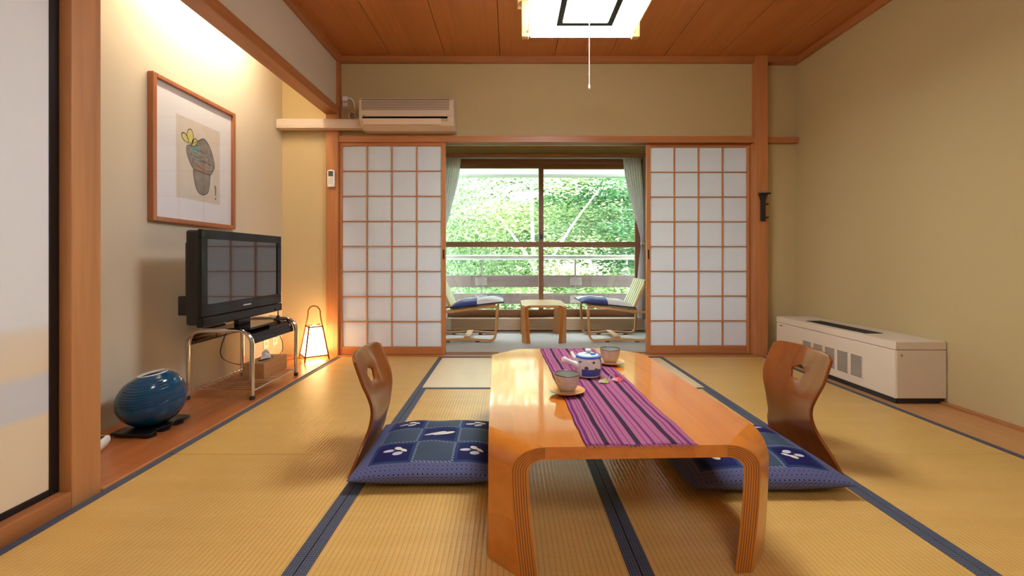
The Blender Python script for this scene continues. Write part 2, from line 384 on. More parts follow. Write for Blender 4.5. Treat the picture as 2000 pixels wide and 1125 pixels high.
shoji(1.160, 2.036, 3.708, 'paper lattice screen on the right, beside the post with the black hook', 0)

# ------------------------------------------------------------------ veranda shell, window
struct(B('wall_veranda_left', M['ochre'], XL-.1, XL-.02, YB+.06, 5.1, -.03, 2.4, bevel=0), 'end wall of the veranda behind the left screen')
struct(B('ceiling_veranda', M['plaster2'], XL-.1, XR+.1, YB+.06, 5.12, 2.25, 2.4, bevel=0), 'low plaster ceiling over the veranda')
wx0, wx1, wz0, wz1 = -.83, 1.54, .10, 1.94
struct(B('wall_window_left', M['plaster'], XL-.02, wx0, YW-.02, YW+.12, -.2, 2.3, bevel=0), 'veranda wall left of the big window')
struct(B('wall_window_right', M['plaster'], wx1, XR, YW-.02, YW+.12, -.2, 2.3, bevel=0), 'veranda wall right of the big window')
struct(B('wall_window_above', M['ochre'], wx0, wx1, YW-.02, YW+.12, wz1, 2.3, bevel=0), 'ochre wall strip above the big window')
struct(B('wall_window_below', M['plaster'], wx0, wx1, YW-.02, YW+.12, -.2, wz0, bevel=0), 'low wall under the big window')
win = bpy.data.objects.new('window_1', None); C.objects.link(win); win.location = ((wx0+wx1)/2, YW, wz0); struct(win, 'wide brown sliding window looking onto the garden')
wl = lambda x: x-(wx0+wx1)/2
fr = MB(); D = M['darkwood']
for nm, a in (('window_frame', (wl(wx0), wl(wx1), -.03, .10, 0, .05)), ('window_frame', (wl(wx0), wl(wx1), -.03, .10, 1.80, 1.84)),
              ('window_frame', (wl(wx0), wl(wx0)+.04, -.03, .10, .05, 1.80)), ('window_frame', (wl(wx1)-.04, wl(wx1), -.03, .10, .05, 1.80))):
    B(nm, D, *a, win, bevel=.002)
def sash(x0, x1, y, latch):
    f = MB().build('sash', M['darkwood'], win, loc=(0, y, 0)) if False else None
    z0, z1 = .05, 1.80; sw = .055
    m = MB().box(x0, x0+sw, -.017, .017, z0, z1).box(x1-sw, x1, -.017, .017, z0, z1).box(x0+sw, x1-sw, -.017, .017, z0, z0+.075).box(x0+sw, x1-sw, -.017, .017, z1-.055, z1).box(x0+sw, x1-sw, -.017, .017, .842, .902)
    o = m.build('sash', D, win, loc=(0, y, 0), bevel=.0015)
    B('pane', M['glass'], x0+sw, x1-sw, -.001, .001, z0+.075, .842, o, bevel=0)
    B('pane', M['glass'], x0+sw, x1-sw, -.001, .001, .902, z1-.055, o, bevel=0)
    if latch: B('latch', M['matte'], x1-.042, x1-.012, -.035, -.017, .93, .985, o, bevel=.004)
sash(wl(wx0)+.04, wl(.385), 0.0, True); sash(wl(.330), wl(wx1)-.04, .042, False)
B('window_sill', M['railx'], wl(wx0), wl(wx1), -.09, -.03, -.0, .03, win)
tr_ = struct(B('trim_14', M['railx'], XL-.02, XR, YW-.11, YW-.02, 1.955, 1.985, bevel=.002), 'curtain board across the top of the window')
B('curtain_track', M['steel'], wx0+.02, wx1-.02, YW-.10, YW-.075, 1.940, 1.955, tr_)

def curtain(name, label, cat, mat_, xa, xb, ztop, zbot, y, folds, amp, group=None, tie=None, ph=0):
    n, k = 28, folds*8; rows = []
    for i in range(n+1):
        z = ztop+(zbot-ztop)*i/n; a, b = smooth_tab(xa, -z), smooth_tab(xb, -z); r = []
        for j in range(k+1):
            u = j/k; r.append((a+(b-a)*u, y+math.sin(u*folds*2*math.pi+ph)*amp*(.75+.25*math.sin(i*.21+u*4)), z))
        rows.append(r)
    cx = (rows[-1][0][0]+rows[-1][-1][0])/2
    m = MB(); m.grid([[(p[0]-cx, p[1]-y, p[2]-zbot) for p in r] for r in rows])
    t = thing(name, label, cat, (cx, y, zbot), group=group)
    m.build('cloth', mat_, t, smooth=True)
    if tie:
        z0, a, b = tie; mm = MB(); path = [( (a+b)/2-cx+(b-a)/2*math.cos(q*math.pi/8), (amp+.012)*math.sin(q*math.pi/8), z0-zbot+.008*math.cos(q*math.pi/8)) for q in range(16)]
        mm.band(path, (0, 0, 1), .03, .004, closed=True); mm.build('tie_band', mat_, t)
    return t
mir = lambda tab: [(z, .72-x) for z, x in tab]
ta = [(-1.94, 1.27), (-1.7, 1.30), (-1.35, 1.385), (-1.1, 1.455), (-.985, 1.475), (-.8, 1.452), (-.45, 1.425), (-.12, 1.42)]
tb = [(-1.94, 1.47), (-1.4, 1.505), (-.985, 1.515), (-.6, 1.51), (-.12, 1.50)]
curtain('sheer_curtain', 'grey sheer curtain tied back at the right of the window', 'curtain', M['sheer'], ta, tb, 1.94, .135, YW-.105, 7, .012, 'sheer curtains', (.985, 1.47, 1.52))
curtain('sheer_curtain', 'grey sheer curtain tied back at the left of the window', 'curtain', M['sheer'], mir(tb), mir(ta), 1.94, .135, YW-.105, 7, .012, 'sheer curtains', (.985, .72-1.52, .72-1.47))
curtain('drape', 'beige drape hanging straight behind the right striped chair', 'curtain', M['drape'], [(-1.94, 1.47), (-.98, 1.485), (-.12, 1.47)], [(-1.94, 1.66), (-.98, 1.60), (-.12, 1.64)], 1.94, .135, YW-.168, 5, .016, 'beige drapes', (.985, 1.475, 1.61))
curtain('drape', 'beige drape hanging at the far left of the window', 'curtain', M['drape'], mir([(-1.94, 1.66), (-.98, 1.60), (-.12, 1.64)]), mir([(-1.94, 1.47), (-.98, 1.485), (-.12, 1.47)]), 1.94, .135, YW-.168, 5, .016, 'beige drapes', (.985, .72-1.61, .72-1.475))

# low baseboard heater under the window
t = thing('baseboard_heater', 'long low beige heater panel on the floor under the window', 'heater', (.40, 4.90, -.004))
B('body', M['cream'], -1.12, 1.12, -.035, .07, .012, .145, t, bevel=.004)
for z in (.05, .085, .118): B('rib', M['creamd'], -1.05, 1.10, -.0375, -.034, z, z+.003, t, bevel=0)
B('end_cap', M['white'], -1.125, -1.06, -.039, .071, .011, .147, t, bevel=.003); B('end_cap', M['white'], 1.10, 1.125, -.039, .071, .011, .147, t, bevel=.003)
B('foot', M['matte'], -1.0, 1.0, -.02, .06, 0, .012, t)
t = thing('heating_pipe', 'pair of white pipes low on the wall right of the window heater', 'pipe', (1.62, 4.93, .0))
for z in (.06, .10): MB().tube([(-.09, 0, z), (.10, 0, z), (.12, 0, z-.015), (.125, 0, -.004 if z < .08 else .03)], .008).build('pipe', M['white'], t, smooth=True)

# ------------------------------------------------------------------ balcony and eave
struct(B('balcony_floor', M['steel'], -4, 5.5, YW+.12, 6.35, -.42, -.30, bevel=0), 'balcony slab outside the window')
ev = struct(B('eave', M['paperw'], -4, 5.5, YW+.12, 6.25, 2.02, 2.16, bevel=0), 'white soffit of the eave above the balcony')
B('gutter', M['steel'], -4, 5.5, 6.25, 6.34, 1.985, 2.06, ev)
M['weather'] = wood('weathered_board', (.20, .155, .14), (.135, .10, .09), 'X', .7, fine=12)
t = thing('balcony_railing', 'balcony railing with steel top rail and two weathered boards', 'railing', (.255, 6.0, -.30))
MB().tube([(-4, 0, 1.125), (4.6, 0, 1.125)], .034, 12).build('top_rail', M['steel'], t, smooth=True)
xs = [-.645-1.3*2, -.645-1.3, -.645, .645, .645+1.3, .645+2.6]
for x in xs:
    po = MB().box(x-.012, x+.012, .0, .012, 0, 1.10).box(x-.012, x+.012, -.012, 0, 0, 1.10).build('post', M['steel'], t)
    for z in (.80, .56):
        pl = B('bracket_plate', M['steel'], x-.08, x+.08, -.052, -.046, z-.055, z+.055, po)
        for a in (-.06, .06):
            for b in (-.035, .035): B('bolt', M['chrome'], x+a-.006, x+a+.006, -.058, -.052, z+b-.006, z+b+.006, po, bevel=.002)
xb = [-4.0]+xs[0:]+[4.6]
for a, b in zip(xb, xb[1:]):
    for z, h in ((.80, .082), (.56, .072)): B('board', M['weather'], a+.008, b-.008, -.046, -.014, z-h, z+h, t, bevel=.003)

# ------------------------------------------------------------------ garden: hillside and trees
def leafmat(name, c1, c2, c3, tr=.45):
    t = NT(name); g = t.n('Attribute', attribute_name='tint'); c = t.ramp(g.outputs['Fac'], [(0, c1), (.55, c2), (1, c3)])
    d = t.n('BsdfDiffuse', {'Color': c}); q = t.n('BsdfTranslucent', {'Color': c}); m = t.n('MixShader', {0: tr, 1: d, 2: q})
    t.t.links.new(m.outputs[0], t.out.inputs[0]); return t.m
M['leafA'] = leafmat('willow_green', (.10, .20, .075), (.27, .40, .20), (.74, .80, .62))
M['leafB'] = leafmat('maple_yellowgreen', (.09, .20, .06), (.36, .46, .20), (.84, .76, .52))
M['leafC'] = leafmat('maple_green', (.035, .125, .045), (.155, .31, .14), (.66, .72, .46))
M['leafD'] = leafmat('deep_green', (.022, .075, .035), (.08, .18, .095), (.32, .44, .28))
M['bark'] = noisy('pale_bark', (.42, .38, .33), (.60, .56, .50), 12, .9, .4)
M['soil'] = noisy('mossy_soil', (.10, .14, .05), (.18, .24, .08), 3, .95, .3)
rng = np.random.default_rng(11)
def leaves(name, m, parent, cent, sig, count, size, flat=.35, tint0=.0, loc=(0,0,0)):
    n = len(cent); idx = rng.integers(0, n, count); c = np.array(cent)[idx]; sg = np.array(sig)[idx]
    p = c+rng.normal(size=(count, 3))*sg
    th = rng.uniform(0, 2*math.pi, count); el = rng.normal(0, flat, count); az = rng.uniform(0, 2*math.pi, count)
    sz = size*rng.uniform(.6, 1.3, count)
    a = np.stack([np.cos(th)*np.cos(el), np.sin(th)*np.cos(el), np.sin(el)], 1)
    nrm = np.stack([np.cos(az)*.55, np.sin(az)*.55, np.ones(count)], 1); b = np.cross(nrm, a); b /= np.linalg.norm(b, axis=1)[:, None]+1e-9
    a *= sz[:, None]; b *= (sz*.48)[:, None]
    V = np.stack([p-a, p+b, p+a, p-b], 1).reshape(-1, 3)
    me = bpy.data.meshes.new(name); me.vertices.add(4*count); me.vertices.foreach_set('co', V.astype(np.float32).ravel())
    me.loops.add(4*count); me.loops.foreach_set('vertex_index', np.arange(4*count, dtype=np.int32))
    me.polygons.add(count); me.polygons.foreach_set('loop_start', np.arange(0, 4*count, 4, dtype=np.int32)); me.polygons.foreach_set('loop_total', np.full(count, 4, dtype=np.int32))
    at = me.attributes.new('tint', 'FLOAT', 'FACE'); base = rng.uniform(0, 1, n)[idx]
    at.data.foreach_set('value', np.clip(base*.85+rng.uniform(-.1, .25, count)+tint0, 0, 1).astype(np.float32))
    me.materials.append(m); me.update(); me.validate()
    o = bpy.data.objects.new(name, me); C.objects.link(o); o.parent = parent; o.location = loc; o['kind'] = 'stuff'; return o
def tree(label, loc, trunk, limbs, pads, psig, m, count, size, flat, r0=.09):
    t = thing('garden_tree', label, 'tree', loc, group='garden trees outside the window')
    n = len(trunk); MB().tube(spline(trunk, 4, False), [r0*(1-.6*i/(4*(n-1))) for i in range(4*(n-1)+1)], 8).build('trunk', M['bark'], t, smooth=True)
    for l in limbs:
        k = len(l); MB().tube(spline(l, 4, False), [.045*(1-.75*i/(4*(k-1))) for i in range(4*(k-1)+1)], 6).build('branch', M['bark'], t, smooth=True)
    leaves('foliage', m, t, pads, psig, count, size, flat)
    return t
gz = -3.2
def pads(cx, cy, z0, z1, rx, ry, n, sx, sz):
    c, s = [], []
    for i in range(n):
        z = rng.uniform(z0, z1); q = math.sqrt(max(.05, 1-((z-(z0+z1)/2)/((z1-z0)/2+.3))**2)); a = rng.uniform(0, 6.28); r = math.sqrt(rng.uniform(0, 1))*q
        c.append((cx+rx*r*math.cos(a), cy+ry*r*math.sin(a), z)); k = rng.uniform(.7, 1.3); s.append((sx*k, sx*k, sz*k))
    return c, s
H = -gz
c_, s_2 = pads(0, 0, H-3.0, H+2.9, 1.9, 1.3, 90, .38, .34)
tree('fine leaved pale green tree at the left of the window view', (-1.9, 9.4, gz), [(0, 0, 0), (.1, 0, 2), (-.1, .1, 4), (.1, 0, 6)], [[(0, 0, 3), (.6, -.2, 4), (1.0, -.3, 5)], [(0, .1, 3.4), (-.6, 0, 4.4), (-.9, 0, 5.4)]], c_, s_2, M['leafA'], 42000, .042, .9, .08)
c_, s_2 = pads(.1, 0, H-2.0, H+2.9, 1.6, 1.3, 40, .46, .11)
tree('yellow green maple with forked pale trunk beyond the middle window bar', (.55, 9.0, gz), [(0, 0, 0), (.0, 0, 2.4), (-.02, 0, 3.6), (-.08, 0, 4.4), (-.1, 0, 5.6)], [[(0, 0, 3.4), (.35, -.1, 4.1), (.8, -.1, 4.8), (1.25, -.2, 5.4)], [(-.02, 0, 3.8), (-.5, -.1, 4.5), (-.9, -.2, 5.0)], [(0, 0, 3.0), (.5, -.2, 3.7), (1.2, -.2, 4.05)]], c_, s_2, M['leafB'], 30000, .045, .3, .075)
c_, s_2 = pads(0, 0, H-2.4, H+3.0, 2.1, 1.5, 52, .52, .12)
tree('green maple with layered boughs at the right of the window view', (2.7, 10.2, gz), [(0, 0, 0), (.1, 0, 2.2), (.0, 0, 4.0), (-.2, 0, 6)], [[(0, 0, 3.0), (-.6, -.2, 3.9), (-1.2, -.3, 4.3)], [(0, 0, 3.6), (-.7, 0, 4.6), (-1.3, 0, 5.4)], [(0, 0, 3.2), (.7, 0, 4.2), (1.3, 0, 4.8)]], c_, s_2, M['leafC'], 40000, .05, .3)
for x, y, lab in ((-4.6, 12.5, 'deep green tree standing furthest left behind the pale green tree'), (-.6, 13.2, 'deep green tree standing behind the gap between pale tree and maple'), (3.6, 14.0, 'deep green tree standing behind the right maple'), (6.6, 13.0, 'deep green tree standing furthest right on the slope')):
    c_, s_2 = pads(0, 0, 1.0, 6.4, 2.5, 1.6, 80, .55, .4)
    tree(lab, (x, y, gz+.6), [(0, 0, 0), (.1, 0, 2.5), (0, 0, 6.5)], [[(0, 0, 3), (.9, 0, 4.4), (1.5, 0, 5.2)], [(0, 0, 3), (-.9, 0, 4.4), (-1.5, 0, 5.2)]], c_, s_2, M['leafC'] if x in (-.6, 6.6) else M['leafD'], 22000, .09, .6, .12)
rows = []
for i in range(25):
    y = 6.9+i*1.1; rows.append([(x, y, -3.3+max(0, (i-3))*.42+.25*math.sin(x*.9+i)) for x in np.linspace(-16, 18, 30)])
m_ = MB(); m_.grid(rows); hill = m_.build('ground_hillside', M['soil'], smooth=True); struct(hill, 'mossy hillside rising beyond the balcony')
us = [(x, y, -3.2+max(0, (y-6.9)/1.1-3)*.42) for x, y in zip(rng.uniform(-10, 12, 260), rng.uniform(9, 26, 260))]
uo = leaves('undergrowth', M['leafC'], None, us, [(.7, .6, .55)]*260, 42000, .11, .6); tag(uo, 'mixed green undergrowth covering the hillside behind the trees', 'undergrowth', kind='stuff')

# ------------------------------------------------------------------ lamps
def pendant(label, loc, w_, mat_, frame=True, cord=True, drop=.36):
    t = thing('pendant_lamp', label, 'lamp', loc)
    h = .20; a = w_/2
    hs = MB()
    for s in (-1, 1):
        hs.box(s*a-.006, s*a+.006, -a, a, .014, .034); hs.box(-a, a, s*a-.006, s*a+.006, .014, .034)
        B('paper_side', M['side'], s*a-.003, s*a+.003, -a+.01, a-.01, .034, h-.012, t, bevel=0); B('paper_side', M['side'], -a+.01, a-.01, s*a-.003, s*a+.003, .034, h-.012, t, bevel=0)  # glowing sides added to throw light on the back wall
    hs.box(-a-.06, a+.06, -a-.06, a+.06, h-.012, h+.004); hs.build('housing', M['bent'], t, bevel=.0015)  # overhanging lid shape added to keep the side glow off the ceiling
    B('diffuser', mat_, -a+.008, a-.008, -a+.008, a-.008, 0.0, .02, t, bevel=.003)
    r = .125; rg = MB()
    for s in (-1, 1): rg.box(s*r-.014, s*r+.014, -r-.014, r+.014, -.005, .0005); rg.box(-r+.014, r-.014, s*r-.014, s*r+.014, -.005, .0005)
    rg.build('square_trim', M['matte'], t)
    for sx in (-1, 1):
        for sy in (-1, 1): B('corner_post', M['bent'], sx*(a+.020)-.020, sx*(a+.020)+.020, sy*(a-.008)-.018, sy*(a-.008)+.018, -.003, h-.012, t, bevel=.005)
    MB().tube([(0, 0, h), (0, 0, drop)], .012, 10).build('stem', M['matte'], t, smooth=True)
    MB().lathe([(0, drop-.03), (.05, drop-.03), (.055, drop-.02), (.055, drop), (0, drop)], 20).build('ceiling_rose', M['white'], t, smooth=True)
    if cord:
        c = MB().tube([(0, 0, 0), (0, 0, -.355)], .0016, 6).build('pull_cord', M['paperw'], t)
        MB().lathe([(.0, 0), (.003, -.002), (.0045, -.012), (.003, -.02), (0, -.022)], 10, c=(0, 0, -.350)).build('cord_knob', M['white'], c, smooth=True)
    return t
pendant('square glowing pendant lamp with wooden corners and a pull cord', (.37, 2.03, 1.973), .54, M['diff'], drop=ZC-1.973)
pendant('square glowing lamp on the anteroom ceiling behind the viewer', (.3, -1.0, 2.30), .6, M['ante'], cord=False, drop=ZC-2.30)  # unseen fixture added to give fill light from behind
t = thing('tube_light', 'fluorescent tube hidden behind the alcove beam', 'lamp', (-1.60, 2.62, 2.36))
B('housing', M['white'], .012, .06, -.50, .50, -.02, .05, t, bevel=.004)
MB().tube([(0, -.46, 0), (0, .46, 0)], .014, 12).build('tube', M['tube'], t, smooth=True)
for s in (-1, 1): B('socket', M['white'], -.018, .03, s*.475-.015, s*.475+.015, -.018, .018, t)

# lantern: square tapering paper lantern with a hoop handle
t = thing('floor_lantern', 'glowing tapered paper lantern with hoop handle in the alcove corner', 'lantern', (-1.575, 3.50, .004), R(38))
bw, tw, z0, z1 = .082, .047, .035, .262
cs = [(1, 1), (-1, 1), (-1, -1), (1, -1)]
for k in range(4):
    a, b = cs[k], cs[(k+1) % 4]
    MB().add and None
    m = MB(); m.add([(a[0]*bw, a[1]*bw, z0), (b[0]*bw, b[1]*bw, z0), (b[0]*tw, b[1]*tw, z1), (a[0]*tw, a[1]*tw, z1)], [(0, 1, 2, 3)])
    m.build('paper_side', M['lantern'], t)
    e0 = (a[0]*(bw+.009), a[1]*(bw+.009), 0); e1 = (a[0]*(tw+.002), a[1]*(tw+.002), z1+.012)
    MB().tube([e0, e1], .0062, 6).build('upright', M['zaisu'], t)
    for zz, hw in ((z0, bw+.003), (z1, tw+.003)):
        MB().tube([(a[0]*hw, a[1]*hw, zz), (b[0]*hw, b[1]*hw, zz)], .0062, 6).build('rail', M['zaisu'], t)
hp = [(.052*q, -.052*q, .255) for q in (1,)]
path = [(.052, -.052, .25), (.043, -.043, .31), (.037, -.037, .36)]+[(.037*math.cos(R(a)), -.037*math.cos(R(a)), .375+.05*math.sin(R(a))) for a in range(0, 181, 20)]+[(-.037, .037, .36), (-.043, .043, .31), (-.052, .052, .25)]
MB().tube(spline(path, 2, False), .0045, 8).build('hoop_handle', M['zaisu'], t, smooth=True)
MB().lathe([(.016, z1-.06), (.018, z1-.02), (.012, z1+.01), (0, z1+.012)], 12).build('bulb_cap', M['lantern'], t, smooth=True)

# ------------------------------------------------------------------ low table family (bent plywood corners)
def bent_table(name, label, loc, rot, W, L, Ht, th, c0, Rb, cfloor, layers=6, cat='table', mt=None):
    mt = mt or M['table']
    t = thing(name, label, cat, loc, rot)
    a, b = W/2, L/2; zt = Ht
    oc = lambda c, z: [(-a+c, -b, z), (a-c, -b, z), (a, -b+c, z), (a, b-c, z), (a-c, b, z), (-a+c, b, z), (-a, b-c, z), (-a, -b+c, z)]
    m = MB(); m.add(oc(c0, zt-th)+oc(c0, zt), [tuple(range(7, -1, -1)), tuple(range(8, 16))]+[(i, (i+1) % 8, 8+(i+1) % 8, 8+i) for i in (0, 2, 4, 6)])
    m.build('table_top', mt, t, bevel=0)
    q2 = math.sqrt(2)
    def prof(off):            # curve at depth off under the outer surface: list of (c, z) with c = distance along the edge from the corner
        pts = []
        r = Rb-off; d0 = c0/q2                         # diagonal distance of bend start from the corner
        for i in range(11):
            an = math.pi/2*i/10; pts.append((q2*(d0-r*math.sin(an)), zt-Rb+r*math.cos(an)))
        dout = (d0-Rb)*q2
        for i in range(1, 11):
            u = i/10; z = (zt-Rb)*(1-u); pts.append((dout+off*q2+(cfloor-dout)*u**1.5, z))
        return pts
    for sx, sy in ((-1, -1), (1, -1), (1, 1), (-1, 1)):
        P = lambda c, v, z: (sx*(a-c) if v == 0 else sx*a, sy*b if v == 0 else sy*(b-c), z)
        n = layers*2-1; bounds = [0]; gl = .26
        for k in range(layers): bounds += [th*(k+1-gl)/layers, th*(k+1)/layers]
        bounds = bounds[:-2]+[th]; cur = [prof(o) for o in bounds]; m = MB()
        for v in (0, 1):
            for k in range(len(bounds)-1): m.grid([[P(c, v, z) for c, z in cur[k]], [P(c, v, z) for c, z in cur[k+1]]], 1 if k % 2 == 0 else 2)
        for cc in (cur[0], cur[-1]): m.grid([[P(c, 0, z) for c, z in cc], [P(c, 1, z) for c, z in cc]], 0)
        f0, f1 = cur[0][-1], cur[-1][-1]; m.add([P(*f0[:1], 0, 0), P(f0[0], 1, 0), P(f1[0], 1, 0), P(f1[0], 0, 0)], [(0, 1, 2, 3)], 1)
        me = m.build('leg', [mt, M['tableedge'], M['glue']], t)
        bm = bmesh.new(); bm.from_mesh(me.data); bmesh.ops.remove_doubles(bm, verts=bm.verts, dist=1e-5); bmesh.ops.recalc_face_normals(bm, faces=bm.faces); bm.to_mesh(me.data); bm.free()
        for p in me.data.polygons: p.use_smooth = True
        me.data.set_sharp_from_angle(angle=R(30))
    return t
TZ = .33
bent_table('low_table', 'long low lacquered wooden table in the middle of the mats', (.305, 1.71, .0018), R(1.8), .76, 1.20, TZ, .032, .145, .062, .080, 7)
bent_table('side_table', 'small bentwood side table between the two veranda chairs', (.33, 4.46, -.004), 0,   .43, .58, .365, .024, .078, .036, .048, 5, mt=M['bent'])
TT = TZ+.0018
def on_table(x, y, extra=0): return (x, y, TT+extra)

# runner
def runner_mat():
    t = NT('striped_weave'); uv = t.n('TexCoord').outputs['UV']; x = t.n('SeparateXYZ', {0: uv})
    P_, Dk, Pl, Th = (.32, .10, .185), (.028, .016, .036), (.12, .022, .10), (.10, .025, .07)
    ev = [(.0, Pl), (.012, P_), (.03, Pl), (.06, P_), (.10, Th), (.108, P_), (.13, Th), (.138, P_), (.168, Dk), (.218, P_), (.25, Th), (.258, P_), (.29, Th), (.298, P_), (.32, Pl), (.348, P_), (.40, Th), (.408, P_), (.458, Dk), (.510, P_), (.56, Th), (.568, P_), (.61, Pl), (.64, P_), (.70, Th), (.708, P_), (.780, Dk), (.832, P_), (.875, Th), (.883, P_), (.925, Pl), (.955, P_)]
    c = t.ramp(x.outputs[0], ev, 'CONSTANT')
    n = t.n('TexNoise', {'Vector': t.n('Mapping', {'Vector': uv, 'Scale': (160, 500, 1)}), 'Scale': 1, 'Detail': 2})
    c2 = t.mix(t.mth('MULTIPLY', t.mth('GREATER_THAN', n, .58), .10), c, (.5, .2, .34))
    wv = t.mth('SINE', t.mth('MULTIPLY', x.outputs[1], 2400))
    return t.set(col=c2, rough=.9, spec=.1, nrm=t.bump(t.mth('ADD', wv, t.mth('MULTIPLY', n, 2)), .15, .001))
M['runner'] = runner_mat()
t = thing('table_runner', 'purple striped woven runner laid along the low table', 'table runner', on_table(.318, 1.71), R(1.7))
W_, L_ = .285, 1.195; nx, ny = 28, 90; rows = []
def wr(u, v): return .0022+.0012*math.sin(u*9+v*7)*math.sin(v*19+u*3)+.0026*max(0, math.sin(v*31+u*5))*max(0, u-.7)*3*(1 if v < .75 else .4)
for i in range(ny+1):
    v = i/ny; ed = .0015*math.sin(v*17)+.001*math.sin(v*61)
    rows.append([((u-.5)*W_+ed*(2*u-1), (v-.5)*L_+.004*math.sin(u*11)*(1 if v < .02 else 0), wr(u, v)) for u in [j/nx for j in range(nx+1)]])
m = MB(); m.grid(rows, uv=lambda i, j: (j/nx, i/ny)); low = [[(p[0], p[1], .0002) for p in r] for r in (rows[0], rows[-1])]
o = m.build('cloth', M['runner'], t, smooth=True)
bm = bmesh.new(); bm.from_mesh(o.data); bmesh.ops.solidify(bm, geom=bm.faces[:], thickness=.0012); bm.to_mesh(o.data); bm.free()
fm = MB(); rnd = random.Random(3)
for e, sg in ((-L_/2, -1),):
    for k in range(130):
        u = (k+.5)/130; x = (u-.5)*W_; l = rnd.uniform(.006, .016); d = rnd.uniform(-.004, .004)
        fm.tube([(x, e, .002), (x+d*.6, e+sg*l*.6, .003+rnd.uniform(0, .003)), (x+d, e+sg*l, .001)], .0007, 4, mi=0 if rnd.random() < .75 else 1)
fo = fm.build('fringe', [plain('fringe_pink', (.36, .10, .21), .9), plain('fringe_plum', (.10, .03, .09), .9)], t); fo['kind'] = 'stuff'

# cups, saucers, teapot
M['glaze'] = noisy('grey_glaze', (.50, .45, .39), (.60, .55, .48), 60, .3, .05)
M['rim'] = plain('brown_rim', (.12, .06, .035), .35)
M['glazein'] = plain('celadon_inside', (.42, .47, .43), .2)
M['saucer'] = wood('saucer_wood', (.70, .36, .11), (.58, .26, .065), 'X', .3)
def cup_set(x, y, extra, which):
    t = thing('saucer', 'round honey coloured wooden saucer under the '+which, 'saucer', on_table(x, y, extra), group='wooden saucers')
    MB().lathe([(0, 0), (.030, 0), (.034, .003), (.058, .011), (.062, .0135), (.0635, .0155), (.061, .016), (.034, .0085), (0, .0075)], 40).build('dish', M['saucer'], t, smooth=True)
    t = thing('tea_cup', 'grey glazed cup on the saucer, '+which+' one', 'cup', on_table(x, y, extra+.0078), group='grey tea cups')
    MB().lathe([(0, 0), (.024, 0), (.025, .005), (.0275, .006), (.035, .018), (.040, .034), (.0435, .050), (.045, .0605), (.0445, .0615)], 40).build('body', M['glaze'], t, smooth=True)
    MB().lathe([(.0445, .0602), (.0455, .0612), (.0455, .0632), (.044, .0642), (.0425, .0632), (.042, .061)], 40).build('rim', M['rim'], t, smooth=True)
    MB().lathe([(.0425, .062), (.041, .048), (.037, .030), (.030, .012), (0, .008)], 40).build('inside', M['glazein'], t, smooth=True)
cup_set(.201, 1.535, .0025, 'cup nearest the viewer'); cup_set(.452, 1.965, .0012, 'cup behind the blue and white teapot')
bpy.data.objects['tea_cup']['label'] = 'grey glazed tea cup nearest the viewer, left on the runner'
bpy.data.objects['tea_cup.001']['label'] = 'grey glazed tea cup standing behind the blue and white teapot'
def pot_mat():
    t = NT('painted_porcelain'); x = t.n('SeparateXYZ', {0: t.n('TexCoord').outputs['Object']})
    ang = t.mth('ARCTAN2', x.outputs[1], x.outputs[0]); z = x.outputs[2]
    Wt, Bl, Gr = (.72, .70, .74), (.045, .08, .36), (.05, .13, .10)
    low = t.mth('MULTIPLY', t.mth('LESS_THAN', z, .034), t.mth('GREATER_THAN', z, .008))
    low = t.mth('MULTIPLY', low, t.mth('LESS_THAN', t.mth('ABSOLUTE', t.mth('ADD', ang, 1.45)), .78))
    band = t.mth('LESS_THAN', t.mth('ABSOLUTE', t.mth('ADD', ang, .1)), .52)
    c = t.mix(t.mth('MAXIMUM', low, band), Wt, Bl)
    vo = t.n('TexVoronoi', {'Vector': t.n('CombineXYZ', {0: t.mth('MULTIPLY', ang, 1.5), 1: t.mth('MULTIPLY', z, 34)}), 'Scale': 1.0}); vo.inputs['Randomness'].default_value = .5
    fl = t.mth('MULTIPLY', t.mth('LESS_THAN', vo.outputs['Distance'], .26), t.mth('LESS_THAN', t.mth('ABSOLUTE', t.mth('SUBTRACT', z, .045)), .018))
    return t.set(col=t.mix(fl, c, Gr), rough=.15, coat=.4)
M['pot'] = pot_mat(); M['porc'] = plain('white_porcelain', (.78, .76, .80), .15, coat=.4); M['cobalt'] = plain('cobalt_glaze', (.05, .11, .52), .15, coat=.4); M['mint'] = plain('mint_glaze', (.55, .72, .72), .18, coat=.3)
t = thing('teapot', 'blue and white side-handled teapot on the purple runner', 'teapot', on_table(.317, 1.765, .0035)); t.scale = (1.08, 1.08, 1.08)
MB().lathe([(0, 0), (.036, 0), (.044, .003), (.0485, .012), (.0505, .035), (.0495, .058), (.046, .069), (.043, .072)], 44).build('body', M['pot'], t, smooth=True)
MB().lathe([(.043, .0715), (.047, .072), (.048, .0755), (.045, .0785), (.0405, .0785)], 44).build('collar', M['cobalt'], t, smooth=True)
lid = MB().lathe([(.0405, .077), (.038, .081), (.025, .0845), (.010, .086), (0, .0862)], 40).build('lid', M['mint'], t, smooth=True)
m = MB(); pr = [(.0395, .0795), (.025, .0852), (.008, .0868)]
m.grid([[(r*math.cos(R(a)), r*math.sin(R(a)), z) for a in range(-80, 1, 8)] for r, z in pr]); m.build('blue_patch', M['cobalt'], lid, smooth=True)
MB().lathe([(.006, .0855), (.006, .089), (.0115, .0925), (.0125, .097), (.009, .1015), (0, .103)], 20).build('knob', M['porc'], lid, smooth=True)
d = Vector((-.94, -.34, 0)).normalized()
MB().tube([tuple(d*q+Vector((0, 0, z))) for q, z in ((.040, .040), (.052, .045), (.070, .055), (.090, .064), (.100, .068), (.106, .070), (.1085, .071))], [.017, .0125, .0095, .0095, .0115, .0105, .005], 16).build('side_handle', M['porc'], t, smooth=True)
MB().tube([(-.035, .028, .050), (-.050, .040, .064), (-.058, .047, .080)], [.014, .009, .006], 12).build('spout', M['porc'], t, smooth=True)

